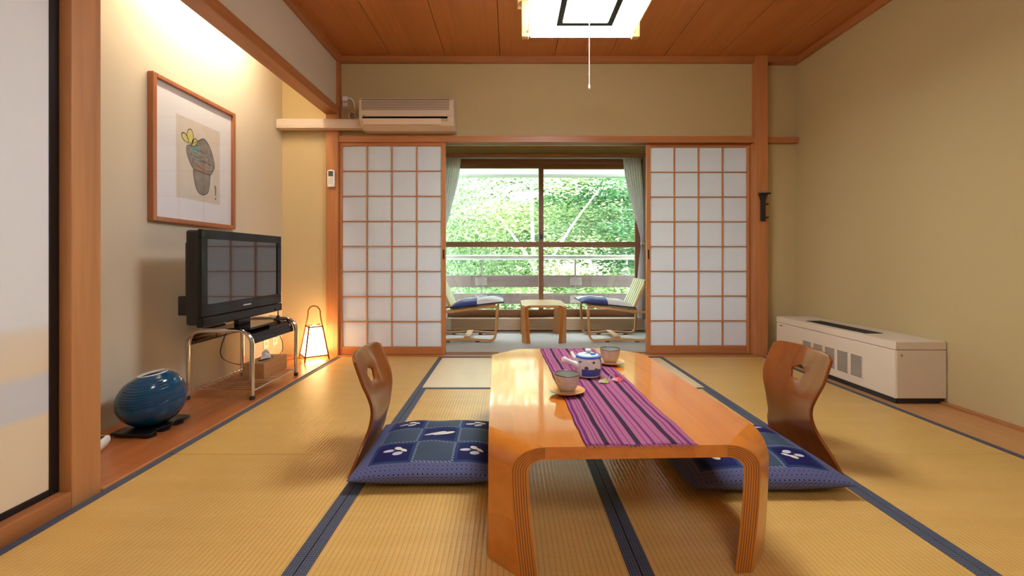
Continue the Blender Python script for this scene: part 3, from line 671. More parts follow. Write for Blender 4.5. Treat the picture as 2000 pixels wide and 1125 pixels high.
# folded paper
def folded(label, x, y, c1, c2, rz, k):
    t = thing('folded_paper', label, 'paper ornament', on_table(x, y, .0045), rz, group='folded paper ornaments')
    A = plain('paper_'+k, c1, .7); Bm = plain('paper_pale_'+k, c2, .7)
    MB().add([], []) if False else None
    m = MB(); m.add([(-.022, -.006, 0), (.010, -.012, 0), (.014, .012, 0), (-.012, .013, 0), (-.004, 0, .020), (.004, .001, .018)], [(0, 1, 5, 4), (1, 2, 5), (2, 3, 4, 5), (3, 0, 4), (0, 3, 2, 1)]); m.build('body', A, t)
    m = MB(); m.add([(.008, -.012, .001), (.016, .010, .001), (.022, -.004, .030), (.0195, -.004, .0305)], [(0, 1, 2), (0, 3, 1), (0, 2, 3), (1, 3, 2)]); m.build('wing', Bm, t)
    m = MB(); m.add([(-.004, -.013, .001), (-.030, -.011, .006), (-.020, -.001, .012), (-.002, -.004, .014)], [(0, 1, 2, 3), (0, 3, 2, 1)]); m.build('flap', Bm, t)
    m = MB(); m.add([(-.010, .008, .012), (-.016, .010, .027), (-.004, .006, .018)], [(0, 1, 2), (2, 1, 0)]); m.build('tip', A, t)
folded('green and cream folded paper beside the teapot on the runner', .363, 1.665, (.42, .58, .06), (.82, .80, .62), R(8), 'green')
folded('red and pink folded paper near the right edge of the runner', .421, 1.685, (.75, .10, .14), (.85, .45, .50), R(-14), 'red')

# ------------------------------------------------------------------ cushions
def zab_mat():
    t = NT('zabuton_print'); x = t.n('SeparateXYZ', {0: t.n('TexCoord').outputs['UV']}); u, v = x.outputs[0], x.outputs[1]
    E = .80
    au, av = t.mth('ABSOLUTE', u), t.mth('ABSOLUTE', v); r = t.mth('MAXIMUM', au, av)
    k = 17.0
    du = t.mth('SUBTRACT', t.mth('FRACT', t.mth('MULTIPLY', u, k)), .5); dv = t.mth('SUBTRACT', t.mth('FRACT', t.mth('MULTIPLY', v, k)), .5)
    q = t.mth('ADD', t.mth('POWER', t.mth('ABSOLUTE', du), 2), t.mth('POWER', t.mth('ABSOLUTE', dv), 2))
    pat = t.mth('MULTIPLY', t.mth('GREATER_THAN', q, .03), t.mth('LESS_THAN', t.mth('ABSOLUTE', t.mth('SUBTRACT', t.mth('FRACT', t.mth('MULTIPLY', q, 7)), .5)), .34))
    border = t.mix(pat, (.010, .010, .034), (.115, .125, .25))
    cu, cv = t.mth('MULTIPLY', t.mth('ADD', u, E), 1.5/E), t.mth('MULTIPLY', t.mth('ADD', v, E), 1.5/E)
    chk = t.mth('MODULO', t.mth('ADD', t.mth('FLOOR', cu), t.mth('FLOOR', cv)), 2)
    fu, fv = t.mth('ABSOLUTE', t.mth('SUBTRACT', t.mth('FRACT', cu), .5)), t.mth('ABSOLUTE', t.mth('SUBTRACT', t.mth('FRACT', cv), .5))
    ed = t.mth('MAXIMUM', fu, fv)
    nv = t.mix(t.mth('GREATER_THAN', ed, .42), (.005, .006, .062), (.014, .034, .10))
    dash = t.mth('GREATER_THAN', t.mth('SINE', t.mth('MULTIPLY', t.mth('ADD', t.mth('MULTIPLY', u, 1), v), 120)), .0)
    sl = t.mix(t.mth('MULTIPLY', t.mth('GREATER_THAN', ed, .445), dash), (.040, .062, .095), (.17, .19, .30))
    inner = t.mix(chk, nv, sl)
    n = t.n('TexNoise', {'Vector': t.n('TexCoord').outputs['Object'], 'Scale': 260})
    return t.set(col=t.mix(t.mth('GREATER_THAN', r, E), inner, border), rough=.7, spec=.2, nrm=t.bump(n, .12, .001))
M['zab'] = zab_mat(); M['navy0'] = plain('navy_print', (.01, .012, .07), .6); M['silver'] = plain('silver_print', (.50, .50, .56), .5); M['goldish'] = plain('ivory_print', (.66, .62, .48), .5)
def pillow(hx, hy, T, zmid, sag=.0, pinch=.03, n=36, N=2.6, amp=.0):
    top, bot = [], []
    sg = lambda q: math.copysign(abs(q)**.85, q)
    def f(u, v, s):
        e = max(0, (1-abs(u)**N))**.5*max(0, (1-abs(v)**N))**.5
        x = hx*u*(1-pinch*(1-v*v)*abs(u)**3); y = hy*v*(1-pinch*(1-u*u)*abs(v)**3)
        wr_ = amp*math.sin(9*u+3*v)*math.sin(5*v-2*u)*e
        return (x, y, (zmid+T*e+wr_) if s > 0 else zmid*(1-min(1, e*1.8)))
    return f
def zabuton(label, loc, rz, hx, hy, motif=True):
    t = thing('floor_cushion', label, 'cushion', loc, rz, group='patchwork floor cushions')
    f = pillow(hx, hy, .060, .030, amp=.004); n = 40; m = MB(); g = [-1+2*i/n for i in range(n+1)]
    cz = lambda q: math.copysign(1-(1-abs(q))**1.5, q); g = [cz(q) for q in g]
    m.grid([[f(u, v, 1) for u in g] for v in g], uv=lambda i, j: (g[j], g[i])); m.grid([[f(u, v, -1) for u in g] for v in g], uv=lambda i, j: (g[j], g[i]))
    o = m.build('cover', M['zab'], t); bm = bmesh.new(); bm.from_mesh(o.data); bmesh.ops.remove_doubles(bm, verts=bm.verts, dist=1e-5); bmesh.ops.recalc_face_normals(bm, faces=bm.faces); bm.to_mesh(o.data); bm.free()
    for p in o.data.polygons: p.use_smooth = True
    def surf(u, v): q = f(u, v, 1); return (q[0], q[1], q[2]+.0012)
    def blob(mb, cu, cv, ru, rv, an, mi):
        ca, sa = math.cos(an), math.sin(an); pts = [surf(cu+ca*ru*math.cos(q)-sa*rv*math.sin(q), cv+sa*ru*math.cos(q)+ca*rv*math.sin(q)) for q in [k*math.pi/7 for k in range(14)]]
        b = mb.add([surf(cu, cv)]+pts, [])
        for k in range(14): mb.f.append((b, b+1+k, b+1+(k+1) % 14)); mb.mi.append(mi)
    for cu, cv in ((-.50, -.52), (.50, -.52), (-.50, .50), (.50, .50)):
        mb = MB(); blob(mb, cu-.095, cv, .078, .036, .2, 0); blob(mb, cu+.012, cv+.075, .054, .042, 2.6, 1); blob(mb, cu+.028, cv-.066, .068, .044, .5, 0); blob(mb, cu+.09, cv+.026, .058, .030, 2.5, 1); blob(mb, cu-.03, cv+.005, .018, .012, 0, 2)
        mb.build('butterfly_print', [M['silver'], M['goldish'], M['navy0']], t, fix=False)
    mb = MB()
    for k in range(4): blob(mb, -.09+k*.06, .02*(k % 2), .13, .036, .42, k % 2)
    mb.build('fan_print', [M['silver'], M['goldish']], t, fix=False)
    return t
zabuton('navy patchwork floor cushion at the left side of the low table', (-.283, 1.755, .0138), R(1), .285, .255)
zabuton('navy patchwork floor cushion at the right side of the low table', (.885, 1.715, .0138), R(181), .285, .255)

# legless chairs
def zaisu(label, loc, rz):
    t = thing('legless_chair', label, 'chair', loc, rz, group='legless bentwood floor chairs')
    hwt = [(0, .228), (.06, .205), (.12, .165), (.18, .149), (.22, .153), (.27, .172), (.32, .186), (.37, .185), (.44, .180)]
    xp = [(0, .0), (.06, .022), (.12, .040), (.18, .048), (.25, .042), (.33, .012), (.44, -.030)]
    def P(u, z):
        cap = .437-.004*u*u-.014*abs(u)**16; zz = z*cap/.437
        hw = smooth_tab(hwt, zz); k = max(0, (zz-.40)/.04); hw *= 1-.02*k*k
        cup = .030*(abs(u)**2)*min(1, max(0, (zz-.10)/.2))
        return (smooth_tab(xp, zz)+cup, u*hw, zz)
    nu, nz = 18, 30; us = [-1+2*i/nu for i in range(nu+1)]; zs = [.437*i/nz for i in range(nz+1)]
    ua, ub, za, zb = 5, 13, 19, 26; m = MB(); idx = {}
    for i, z in enumerate(zs):
        for j, u in enumerate(us):
            if za < i < zb and ua < j < ub: continue
            idx[i, j] = m.add([P(u, z)], [])
    for i in range(nz):
        for j in range(nu):
            if za <= i < zb and ua <= j < ub: continue
            m.f.append((idx[i, j], idx[i, j+1], idx[i+1, j+1], idx[i+1, j])); m.mi.append(0)
    ring = [(za, j) for j in range(ua, ub)]+[(i, ub) for i in range(za, zb)]+[(zb, j) for j in range(ub, ua, -1)]+[(i, ua) for i in range(zb, za, -1)]
    zc = (zs[za]+zs[zb])/2; hole = []
    for i, j in ring:
        du, dz = us[j]*.18, zs[i]-zc; an = math.atan2(dz, du); rr = 1+.10*math.cos(5*(an-math.pi/2))
        hole.append(m.add([P(.039*rr*math.cos(an)/.18, zc+.029*rr*math.sin(an))], []))
    n = len(ring)
    for k in range(n):
        m.f.append((idx[ring[k]], idx[ring[(k+1) % n]], hole[(k+1) % n], hole[k])); m.mi.append(0)
    o = m.build('backrest', M['zaisu'], t, fix=True)
    bm = bmesh.new(); bm.from_mesh(o.data); bmesh.ops.recalc_face_normals(bm, faces=bm.faces); bmesh.ops.solidify(bm, geom=bm.faces[:], thickness=.0115)
    es = [e for e in bm.edges if len(e.link_faces) == 2 and e.calc_face_angle(0) > .9]; bmesh.ops.bevel(bm, geom=es, offset=.003, segments=2, profile=.5, affect='EDGES')
    bm.to_mesh(o.data); bm.free()
    for p in o.data.polygons: p.use_smooth = True
    o.data.set_sharp_from_angle(angle=R(40))
    sp = [(0, -.22), (.12, -.20), (.30, -.185), (.36, -.16), (.37, -.12), (.37, .12), (.36, .16), (.30, .185), (.12, .20), (0, .22)]
    MB().prism(sp, .0, .0105).build('seat_board', M['zaisu'], t, bevel=.002)
    return t
zaisu('legless floor chair with curved backrest to the left of the table', (-.592, 1.815, .002), R(2))
zaisu('legless floor chair with curved backrest to the right of the table', (1.232, 1.845, .002), R(180))

# ------------------------------------------------------------------ veranda chairs
def patch_mat():
    t = NT('patch_cushion'); x = t.n('SeparateXYZ', {0: t.n('TexCoord').outputs['UV']})
    chk = t.mth('GREATER_THAN', t.mth('MULTIPLY', x.outputs[0], x.outputs[1]), 0)
    return t.set(col=t.mix(chk, (.72, .71, .70), (.025, .04, .22)), rough=.75, sheen=.2)
M['patch'] = patch_mat(); M['slat'] = plain('cream_webbing', (.72, .70, .42), .55); M['navy'] = plain('navy_piping', (.012, .016, .06), .7)
def easy_chair(label, loc, rz, lab2):
    t = thing('veranda_chair', label, 'chair', loc, rz, group='low bentwood veranda chairs')
    for s in (-1, 1):
        y = s*.215
        pts = [(.0, .322), (.17, .345)]+arc(.225, .315, .035, 80, 0, 4)+[(.252, .20)]+arc(.19, .07, .055, 0, -85, 5)+[(.0, .028), (-.15, .026)]+arc(-.27, .072, .055, -95, -180, 5)+[(-.333, .16)]+arc(-.30, .262, .03, 180, 95, 4)+[(-.15, .30)]
        pts = [(p[0], y, p[1]) for p in pts]
        pts = [(p[0], p[1], max(p[2], .0155)) for p in pts]
        MB().band(pts, (0, 1, 0), .036, .021, closed=True).build('side_frame', M['bent'], t, smooth=True)
        MB().band([(-.17, y*.86, .285), (-.215, y*.86, .36), (-.275, y*.86, .49), (-.31, y*.86, .575)], (0, 1, 0), .03, .018).build('back_rail', M['bent'], t, smooth=True)
        MB().prism([(.05, .002), (.09, .002), (.09, .016), (.05, .016)], y-.017, y+.017, 'y').build('foot_pad', M['matte'], t)
        MB().prism([(-.24, .002), (-.20, .002), (-.20, .016), (-.24, .016)], y-.017, y+.017, 'y').build('foot_pad', M['matte'], t)
    MB().prism([(-.065, .036), (-.005, .037), (-.005, .052), (-.065, .051)], -.199, .199, 'y').build('cross_board', M['bent'], t, bevel=.002)
    MB().prism([(.19, .325), (.235, .33), (.235, .348), (.19, .344)], -.199, .199, 'y').build('seat_rail', M['bent'], t, bevel=.002)
    MB().prism([(-.22, .27), (-.17, .275), (-.17, .295), (-.22, .29)], -.199, .199, 'y').build('seat_rail', M['bent'], t, bevel=.002)
    MB().tube([(-.318, -.20, .585), (-.318, .20, .585)], .011, 10).build('top_bar', M['bent'], t, smooth=True)
    MB().band([(-.176, 0, .30), (-.209, 0, .36), (-.267, 0, .49), (-.302, 0, .565), (-.325, 0, .585)], (0, 1, 0), .37, .004).build('back_cloth', M['matte'], t, smooth=True)  # dark sheet added behind the slats so their gaps read dark
    for k in range(6):
        y = -.165+k*.066
        pts = [(-.165, y, .298), (-.20, y, .36), (-.258, y, .49), (-.292, y, .565)]+[(-.318+.022*math.cos(R(a)), y, .585+.018*math.sin(R(a))) for a in (15, 60, 105, 150, 190)]+[(-.335, y, .55), (-.325, y, .52)]
        MB().band(pts, (0, 1, 0), .043, .008).build('back_slat', M['slat'], t, smooth=True)
    for k in range(6):
        y = -.16+k*.064; MB().band([(.22, y, .352), (.0, y, .326), (-.19, y, .298)], (0, 1, 0), .036, .006).build('seat_slat', M['slat'], t)
    c = thing('chair_cushion', lab2, 'cushion', loc, rz, group='patch cushions on the veranda chairs')
    f = pillow(.262, .225, .055, .014, pinch=.02, N=3.2, amp=.005); n = 26; m = MB(); g = [math.copysign(1-(1-abs(q))**1.5, q) for q in [-1+2*i/n for i in range(n+1)]]
    tilt = math.radians(6.0)
    def q(p): x, y, z = p; return (.066+x*math.cos(tilt)-z*math.sin(tilt), y, .349+x*math.sin(tilt)+z*math.cos(tilt))
    for s in (1, -1): m.grid([[q(f(u, v, s)) for u in g] for v in g], uv=lambda i, j: (g[j], g[i]*(1 if True else 1)))
    o = m.build('cover', M['patch'], c); bm = bmesh.new(); bm.from_mesh(o.data); bmesh.ops.remove_doubles(bm, verts=bm.verts, dist=1e-5); bmesh.ops.recalc_face_normals(bm, faces=bm.faces); bm.to_mesh(o.data); bm.free()
    for p in o.data.polygons: p.use_smooth = True
    pp = [q(f(u, -1, 1)) for u in g]+[q(f(1, v, 1)) for v in g[1:]]+[q(f(u, 1, 1)) for u in g[::-1][1:]]+[q(f(-1, v, 1)) for v in g[::-1][1:-1]]
    MB().tube(pp, .006, 6, closed=True).build('piping', M['navy'], c, smooth=True)
easy_chair('low bentwood chair with striped slatted back, right of the side table', (1.02, 4.46, -.004), R(180), 'white and navy patch cushion on the right veranda chair')
easy_chair('low bentwood chair half hidden by the left paper screen', (-.385, 4.46, -.004), 0, 'white and navy patch cushion on the left veranda chair')

# ------------------------------------------------------------------ heater by the right wall
t = thing('floor_heater', 'long beige enamel heater cabinet standing against the right wall', 'heater', (2.285, 2.96, 0))
hx, hy = .142, .54
B('plinth', M['matte'], -hx+.012, hx, -hy+.012, hy-.012, 0, .030, t)
B('cabinet', M['heater'], -hx, hx, -hy, hy, .030, .300, t, bevel=.006)
li = B('lid', M['heater'], -hx-.002, hx, -hy-.002, hy, .3015, .348, t, bevel=.005)
gr = B('top_grille', M['gap'], -.095, .012, -.28, .26, .3472, .3492, li, bevel=0)
for k in range(9): B('grille_bar', M['matte'], -.093+k*.0125, -.088+k*.0125, -.28, .26, .3490, .3506, gr, bevel=0)
ep = B('end_panel', M['heater'], -hx+.006, hx-.004, -hy-.004, -hy, .034, .298, t, bevel=.0015)
MB().lathe([(0, 0), (.007, 0), (.007, .003), (.0045, .004), (0, .004)], 16).build('key_lock', M['steel'], ep, loc=(-hx+.032, -hy-.004, .272), rot=(R(90), 0, 0), smooth=True)
sm = None
for g in range(5):
    yc = .225-g*.112-.045
    vp = B('vent', M['heater'], -hx-.0015, -hx, yc-.047, yc+.047, .078, .215, t, bevel=0)
    for k in range(17):
        z = .083+k*.0078
        if sm is None: sm = q = B('louvre_slot', plain('slot_grey', (.05, .055, .05), .6), -.0008, .0008, -.042, .042, 0, .0042, vp, bevel=0)
        else: q = inst(sm, vp)
        q.location = (-hx-.0016, yc, z)
B('maker_mark', M['matte'], -hx-.0012, -hx, .46, .50, .278, .284, t, bevel=0)

# ------------------------------------------------------------------ alcove things
ZA = .004
# TV stand
t = thing('television_stand', 'chrome tube stand with a black top under the television', 'stand', (-1.66, 2.745, ZA))
hx2, hy2, hh = .185, .255, .395
for s in (-1, 1):
    pts = [(-hx2, s*hy2, .006)]+[(-hx2, s*hy2, hh-.09)]+[(p[0], s*hy2, p[1]) for p in arc(-hx2+.08, hh-.08, .08, 180, 90, 7)]+[(p[0], s*hy2, p[1]) for p in arc(hx2-.08, hh-.08, .08, 90, 0, 7)]+[(hx2, s*hy2, .006)]
    MB().tube(pts, .0125, 12).build('tube_frame', M['chrome'], t, smooth=True)
    for sx in (-1, 1): MB().lathe([(0, 0), (.0135, 0), (.0135, .02), (.0125, .022), (0, .022)], 14).build('foot_cap', M['matte'], t, loc=(sx*hx2, s*hy2, 0), smooth=True)
pr = [(-hx2+.012, hh-.085)]+arc(-hx2+.092, hh-.08, .08, 180, 90, 6)+arc(hx2-.092, hh-.08, .08, 90, 0, 6)+[(hx2-.012, hh-.085)]
rows = [[(x, y, z) for x, z in pr] for y in (-hy2+.012, hy2-.012)]; m = MB(); m.grid(rows); o = m.build('top_sheet', M['black'], t)
bm = bmesh.new(); bm.from_mesh(o.data); bmesh.ops.solidify(bm, geom=bm.faces[:], thickness=.004); bm.to_mesh(o.data); bm.free()
for p in o.data.polygons: p.use_smooth = True
o.data.set_sharp_from_angle(angle=R(40))
for x in (-hx2+.002, hx2-.002): MB().tube([(x, -hy2, .045), (x, hy2, .045)], .005, 8).build('shelf_rod', M['chrome'], t, smooth=True)
rm = None
for k in range(13):
    y = -hy2+.03+k*(2*hy2-.06)/12
    if rm is None: rm = q = MB().tube([(-hx2, 0, .048), (hx2, 0, .048)], .0028, 6).build('shelf_wire', M['chrome'], t)
    else: q = inst(rm, t)
    q.location = (0, y, 0)
ZS = ZA+hh+.004
# television
t = thing('television', 'black flat television on the chrome stand, screen reflecting the paper lattice', 'television', (-1.60, 2.585, ZS-.003), R(0))
B('stand_base', M['black'], -.105, .115, -.10, .20, 0, .012, t, bevel=.005, loc=(0, 0, 0))
B('stand_neck', M['black'], -.035, -.005, -.01, .11, .012, .09, t, bevel=.004)
z0, z1, y0, y1 = .058, .560, -.385, .385
B('back_shell', M['matte'], -.045, .022, y0+.004, y1-.004, z0+.01, z1-.004, t, bevel=.012)
B('rear_housing', M['matte'], -.085, -.040, y0+.05, y1-.05, z0+.05, z1-.06, t, bevel=.014)
bz = MB(); e = .048
bz.box(.020, .040, y0, y1, z1-e, z1).box(.020, .040, y0, y1, z0+.052, z0+.052+.062).box(.020, .040, y0, y0+e, z0+.114, z1-e).box(.020, .040, y1-e, y1, z0+.114, z1-e)
bz.build('bezel', M['black'], t, bevel=.003)
M['screen'] = plain('screen_glass', (.02, .02, .026), .06, spec=1.0, coat=1)
B('screen', M['screen'], .020, .034, y0+e-.002, y1-e+.002, z0+.112, z1-e+.002, t, bevel=0)
sb = B('speaker_bar', M['black'], .012, .046, y0, y1, z0, z0+.050, t, bevel=.006)
MB().box(.0402, .0406, -.038, .038, z0+.076, z0+.084).build('maker_mark', M['steel'], t)
for a in (.0,): B('side_port_cover', M['matte'], -.095, -.045, y0+.02, y0+.06, z0+.06, z0+.16, t, bevel=.004)
# little gadget by the TV
t = thing('desk_antenna', 'small dark upright gadget at the far end of the television stand', 'antenna', (-1.545, 2.90, ZS-.002))
MB().lathe([(0, 0), (.028, 0), (.030, .005), (.012, .012), (.009, .03), (0, .032)], 20).build('base', M['matte'], t, smooth=True)
MB().tube([(0, 0, .02), (0, 0, .078)], [.0045, .003], 8).build('rod', M['matte'], t, smooth=True)
MB().tube([(0, 0, .026), (-.03, -.055, .036)], .002, 6).build('cable_stub', M['matte'], t)
# remote-sized black thing on stand
t = thing('remote_control', 'flat black remote lying on the stand below the screen', 'remote', (-1.765, 2.60, ZS-.003), R(-4))
B('case', M['matte'], -.02, .02, -.07, .07, 0, .014, t, bevel=.004)
for k in range(5):
    for j in (-1, 0, 1): B('button', M['steel'], j*.011-.003, j*.011+.003, -.055+k*.02, -.049+k*.02, .0138, .0155, t, bevel=0)
# tissue box
M['boxwood'] = wood('box_wood', (.47, .225, .085), (.36, .155, .055), 'Y', .5)
t = thing('tissue_box', 'wooden tissue box on the wire shelf below the television', 'tissue box', (-1.607, 2.865, .0555))
tb_ = MB(); tb_.box(-.068, .068, -.14, .14, 0, .096); tb_.build('box', M['boxwood'], t, bevel=.003)
MB().prism([(.026*math.cos(a)*1.0, .075*math.sin(a)) for a in [k*math.pi/10 for k in range(20)]], .0955, .0966).build('slot', M['gap'], t)
rows = []
for i in range(7):
    v = i/6; rows.append([((u-.5)*.05*(1-v*.75)+.006*math.sin(u*9+i), (u-.5)*.085*(1-v*.85)+.004*math.cos(u*7+i*2), .09+v*.062+.004*math.sin(u*12)) for u in [j/8 for j in range(9)]])
m = MB(); m.grid(rows); m.build('tissue', M['paperw'], t, smooth=True)
# wall outlets and cords
def outlet(label, y, z, plug):
    t = thing('wall_outlet', label, 'outlet', (XA, y, z))
    B('plate', M['white'], 0, .006, -.035, .035, -.058, .058, t, bevel=.002)
    for k in (-.02, .02): B('socket', M['cream'], .005, .0075, -.012, .012, k-.012, k+.012, t)
    if plug: B('plug', M['white'], .007, .035, -.014, .014, .006, .034, t, bevel=.004)
outlet('white outlet plate without a plug low on the alcove wall', 3.40, .165, False)
outlet('white outlet plate with a plug, nearest the lantern', 3.53, .165, True)
t = thing('power_cord', 'thin cord running from the wall plug down behind the stand', 'cord', (XA+.03, 3.53, ZA))
MB().tube(spline([(.012, 0, .18), (.05, -.03, .13), (.08, -.12, .06), (.04, -.35, .03), (.02, -.6, .10), (.03, -.75, .20), (.10, -.78, .37)], 5, False), .003, 6).build('cord', M['matte'], t, smooth=True)
t = thing('lantern_cord', 'thin dark cord lying on the board between stand and lantern', 'cord', (-1.66, 3.46, ZA))
MB().tube(spline([(.03, .02, .004), (-.05, .05, .004), (-.11, -.03, .004), (-.17, -.08, .004), (-.215, .03, .03)], 5, False), .003, 6).build('cord', M['zaisu'], t, smooth=True)
# vase on its stand
t = thing('vase_stand', 'black lacquer stand with scalloped feet under the blue vase', 'stand', (-1.70, 2.07, ZA), R(-3))
sc_ = [(-.085, -.125), (.085, -.125)]+[(.085+.010*math.sin(k*math.pi/3.2), -.125+k*.25/16) for k in range(1, 16)]+[(.085, .125), (-.085, .125)]
MB().prism(sc_, .010, .022).build('board', M['lacq'], t, bevel=.002)
for yy in (-.095, -.02, .06): MB().prism(spline([(.05, yy-.02), (.088, yy-.022), (.096, yy+.012), (.06, yy+.02)], 4), 0, .0102).build('foot', M['lacq'], t)
for yy in (-.09, .09): B('foot', M['lacq'], -.082, -.05, yy-.02, yy+.02, 0, .0102, t)
def vase_mat():
    t = NT('teal_glaze'); x = t.n('SeparateXYZ', {0: t.n('TexCoord').outputs['Object']})
    n = t.n('TexNoise', {'Vector': t.n('TexCoord').outputs['Object'], 'Scale': 9, 'Detail': 3})
    c = t.mix(n, (.001, .042, .115), (.002, .066, .165))
    return t.set(col=c, rough=.14, coat=.15, croug=.05)
M['teal'] = vase_mat()
t = thing('vase', 'round teal blue glazed vase with ridged shoulder and white rim', 'vase', (-1.705, 2.07, ZA+.0235), 0)
prof = []; Rv, Hv = .160, .232
base = [(0, .056), (.012, .078), (.035, .106), (.07, .128), (.105, .136), (.14, .133), (.172, .121), (.20, .102), (.220, .081), (.231, .064), (.236, .056)]
for k in range(121):
    z = .236*k/120; r = smooth_tab(base, z)
    if z > .112: ph = (z-.112)/.0110; r += .0040*(ph % 1)-.0020 if z < .222 else 0
    prof.append((r, z))
body = MB(); seg = 64
rows = []
for r, z in prof:
    rows.append([(r*math.cos(2*math.pi*k/seg), r*math.sin(2*math.pi*k/seg), z+.006*math.sin(2*2*math.pi*k/seg+1)*max(0, min(1, (z-.10)/.03))*max(0, min(1, (.222-z)/.02))+.05*0) for k in range(seg)])
def lean(p): f = max(0, p[2])/.236; return (p[0]+.006*f, p[1], p[2]+p[0]*.13*f*f+p[1]*.06*f*f)
body.grid([[lean(p) for p in r] for r in rows], 0, True); bb = len(body.v); body.add([(0, 0, 0)], []);
for k in range(seg): body.f.append((k, bb, (k+1) % seg)); body.mi.append(0)
o = body.build('body', M['teal'], t, smooth=True)
cir = lambda r, z: [lean((r*math.cos(2*math.pi*k/seg), r*math.sin(2*math.pi*k/seg), z)) for k in range(seg)]
m = MB(); m.grid([cir(.058, .234), cir(.058, .2385), cir(.0545, .2395), cir(.051, .238), cir(.050, .230)], 0, True); m.build('rim', M['porc'], t, smooth=True)
m = MB(); m.grid([cir(.0505, .2365), cir(.055, .22), cir(.08, .18), cir(.09, .12), cir(.05, .03), cir(.001, .03)], 0, True); m.build('inside', plain('dark_inside', (.03, .035, .03), .5), t, smooth=True)
# phone like device
t = thing('telephone', 'white low box with dark glassy top, half hidden behind the worn post', 'telephone', (-1.765, 1.735, ZA), R(24))
ph = MB(); ph.prism([(-.10, .0), (.085, .0), (.098, .022), (.094, .046), (-.10, .056)], -.12, .12, 'y'); ph.build('case', M['white'], t, bevel=.008, seg=3)
tp = MB(); tp.add([(-.085, -.105, .0560), (.083, -.105, .0478), (.083, .105, .0478), (-.085, .105, .0560)], [(0, 1, 2, 3)])
tp = MB(); tp.prism([(-.086, .050), (.082, .044), (.082, .0482), (-.086, .0568)], -.106, .106, 'y'); fp = tp.build('top_panel', M['matte'], t, bevel=.002)
tp = MB(); tp.prism([(-.05, .053), (.05, .0488), (.05, .0506), (-.05, .0556)], -.06, .08, 'y'); tp.build('display', plain('grey_display', (.10, .11, .12), .2), fp)

# framed painting
t = thing('framed_painting', 'ink painting of a budding bulb in a white mat and brown wood frame', 'painting', (XA, 2.635, 1.01))
fw, fh, ft, fd = .69, .79, .034, .034
M['frame'] = wood('frame_wood', (.40, .15, .06), (.28, .095, .035), 'Z', .35)
for nm, a in (('frame_side', (0, fd, -fw/2, -fw/2+ft*.75, 0, fh)), ('frame_side', (0, fd, fw/2-ft*.75, fw/2, 0, fh)), ('frame_side', (0, fd, -fw/2+ft*.75, fw/2-ft*.75, 0, ft*.75)), ('frame_side', (0, fd, -fw/2+ft*.75, fw/2-ft*.75, fh-ft*.75, fh))):
    B(nm, M['frame'], *a, t, bevel=.004)
B('mat_board', plain('mat_white', (.80, .81, .86), .8), 0.002, .016, -fw/2+.02, fw/2-.02, .02, fh-.02, t, bevel=0)
B('glazing', glass('picture_glass', ior=1.25), .022, .0235, -fw/2+.022, fw/2-.022, .022, fh-.022, t, bevel=0)
py0, py1, pz1, pz0 = -.166, .205, .625, .150
pc = B('painted_sheet', noisy('washi', (.66, .60, .53), (.70, .65, .58), 14, .9, .02), .015, .0166, py0, py1, pz0, pz1, t, bevel=0)
pt = lambda s, q, k: (.0168+k*.00012, py0+(py1-py0)*s, pz1-(pz1-pz0)*q)
ink = [noisy('ink_wash', (.16, .145, .14), (.33, .30, .285), 45, .9, 0), noisy('ink_stem', (.19, .18, .16), (.32, .295, .25), 30, .9, 0), plain('bud_yellow', (.62, .60, .20), .9), plain('leaf_teal', (.14, .29, .27), .9), plain('ink_line', (.06, .05, .05), .9), plain('seal_red', (.55, .16, .10), .9), plain('ink_pale', (.42, .39, .37), .9), plain('earth_wash', (.36, .24, .16), .9)]
m = MB()
def blobp(pts, mi, k):
    q = spline([(a, b, 0) for a, b in pts], 5); n = len(q); cx = sum(p[0] for p in q)/n; cy = sum(p[1] for p in q)/n
    b = m.add([pt(cx, cy, k)]+[pt(p[0], p[1], k) for p in q], [])
    for i in range(n): m.f.append((b, b+1+i, b+1+(i+1) % n)); m.mi.append(mi)
def stroke(pts, wd, mi, k):
    q = [Vector((p[0], p[1])) for p in spline([(a, b, 0) for a, b in pts], 5, False)]; rows = [[], []]
    for i, p in enumerate(q):
        d = (q[min(i+1, len(q)-1)]-q[max(i-1, 0)]); d = d.normalized() if d.length else Vector((1, 0)); nn = Vector((-d.y, d.x))*wd*(.6+.4*math.sin(3.1*i/len(q)))
        rows[0].append(pt(p.x+nn.x, p.y+nn.y, k)); rows[1].append(pt(p.x-nn.x, p.y-nn.y, k))
    m.grid(rows, mi)
bulb = [(.22, .34), (.34, .30), (.45, .24), (.60, .18), (.72, .24), (.80, .34), (.86, .48), (.82, .57), (.74, .63), (.55, .62), (.36, .60), (.27, .52), (.21, .42)]
stem = [(.36, .60), (.55, .62), (.75, .62), (.74, .74), (.70, .86), (.58, .91), (.46, .88), (.39, .78)]
blobp(stem, 1, 1); blobp(bulb, 0, 2); blobp([(.34, .55), (.48, .53), (.62, .55), (.74, .58), (.60, .61), (.42, .60)], 7, 3)
blobp([(.36, .30), (.44, .27), (.48, .36), (.46, .46), (.40, .42), (.32, .36)], 3, 3)
for bp in ([(.27, .30), (.22, .22), (.25, .14), (.32, .13), (.36, .20), (.35, .28)], [(.25, .31), (.14, .28), (.11, .22), (.17, .20), (.24, .25)], [(.32, .32), (.34, .25), (.42, .22), (.44, .27), (.38, .32)]): blobp(bp, 2, 4); stroke(bp+bp[:1], .006, 4, 5)
stroke(bulb+bulb[:1], .0055, 4, 4); stroke(stem[:1]+stem[::-1][:6], .006, 4, 4)
rn = random.Random(5)
for k in range(16):
    a = .30+.035*k*.9; s0 = (.30+rn.random()*.2, .36+.014*k); stroke([s0, (s0[0]+.14, s0[1]-.03+rn.random()*.05), (min(.80, s0[0]+.30), s0[1]+.05*rn.random())], .0035, 4 if k % 3 == 0 else 6, 5)
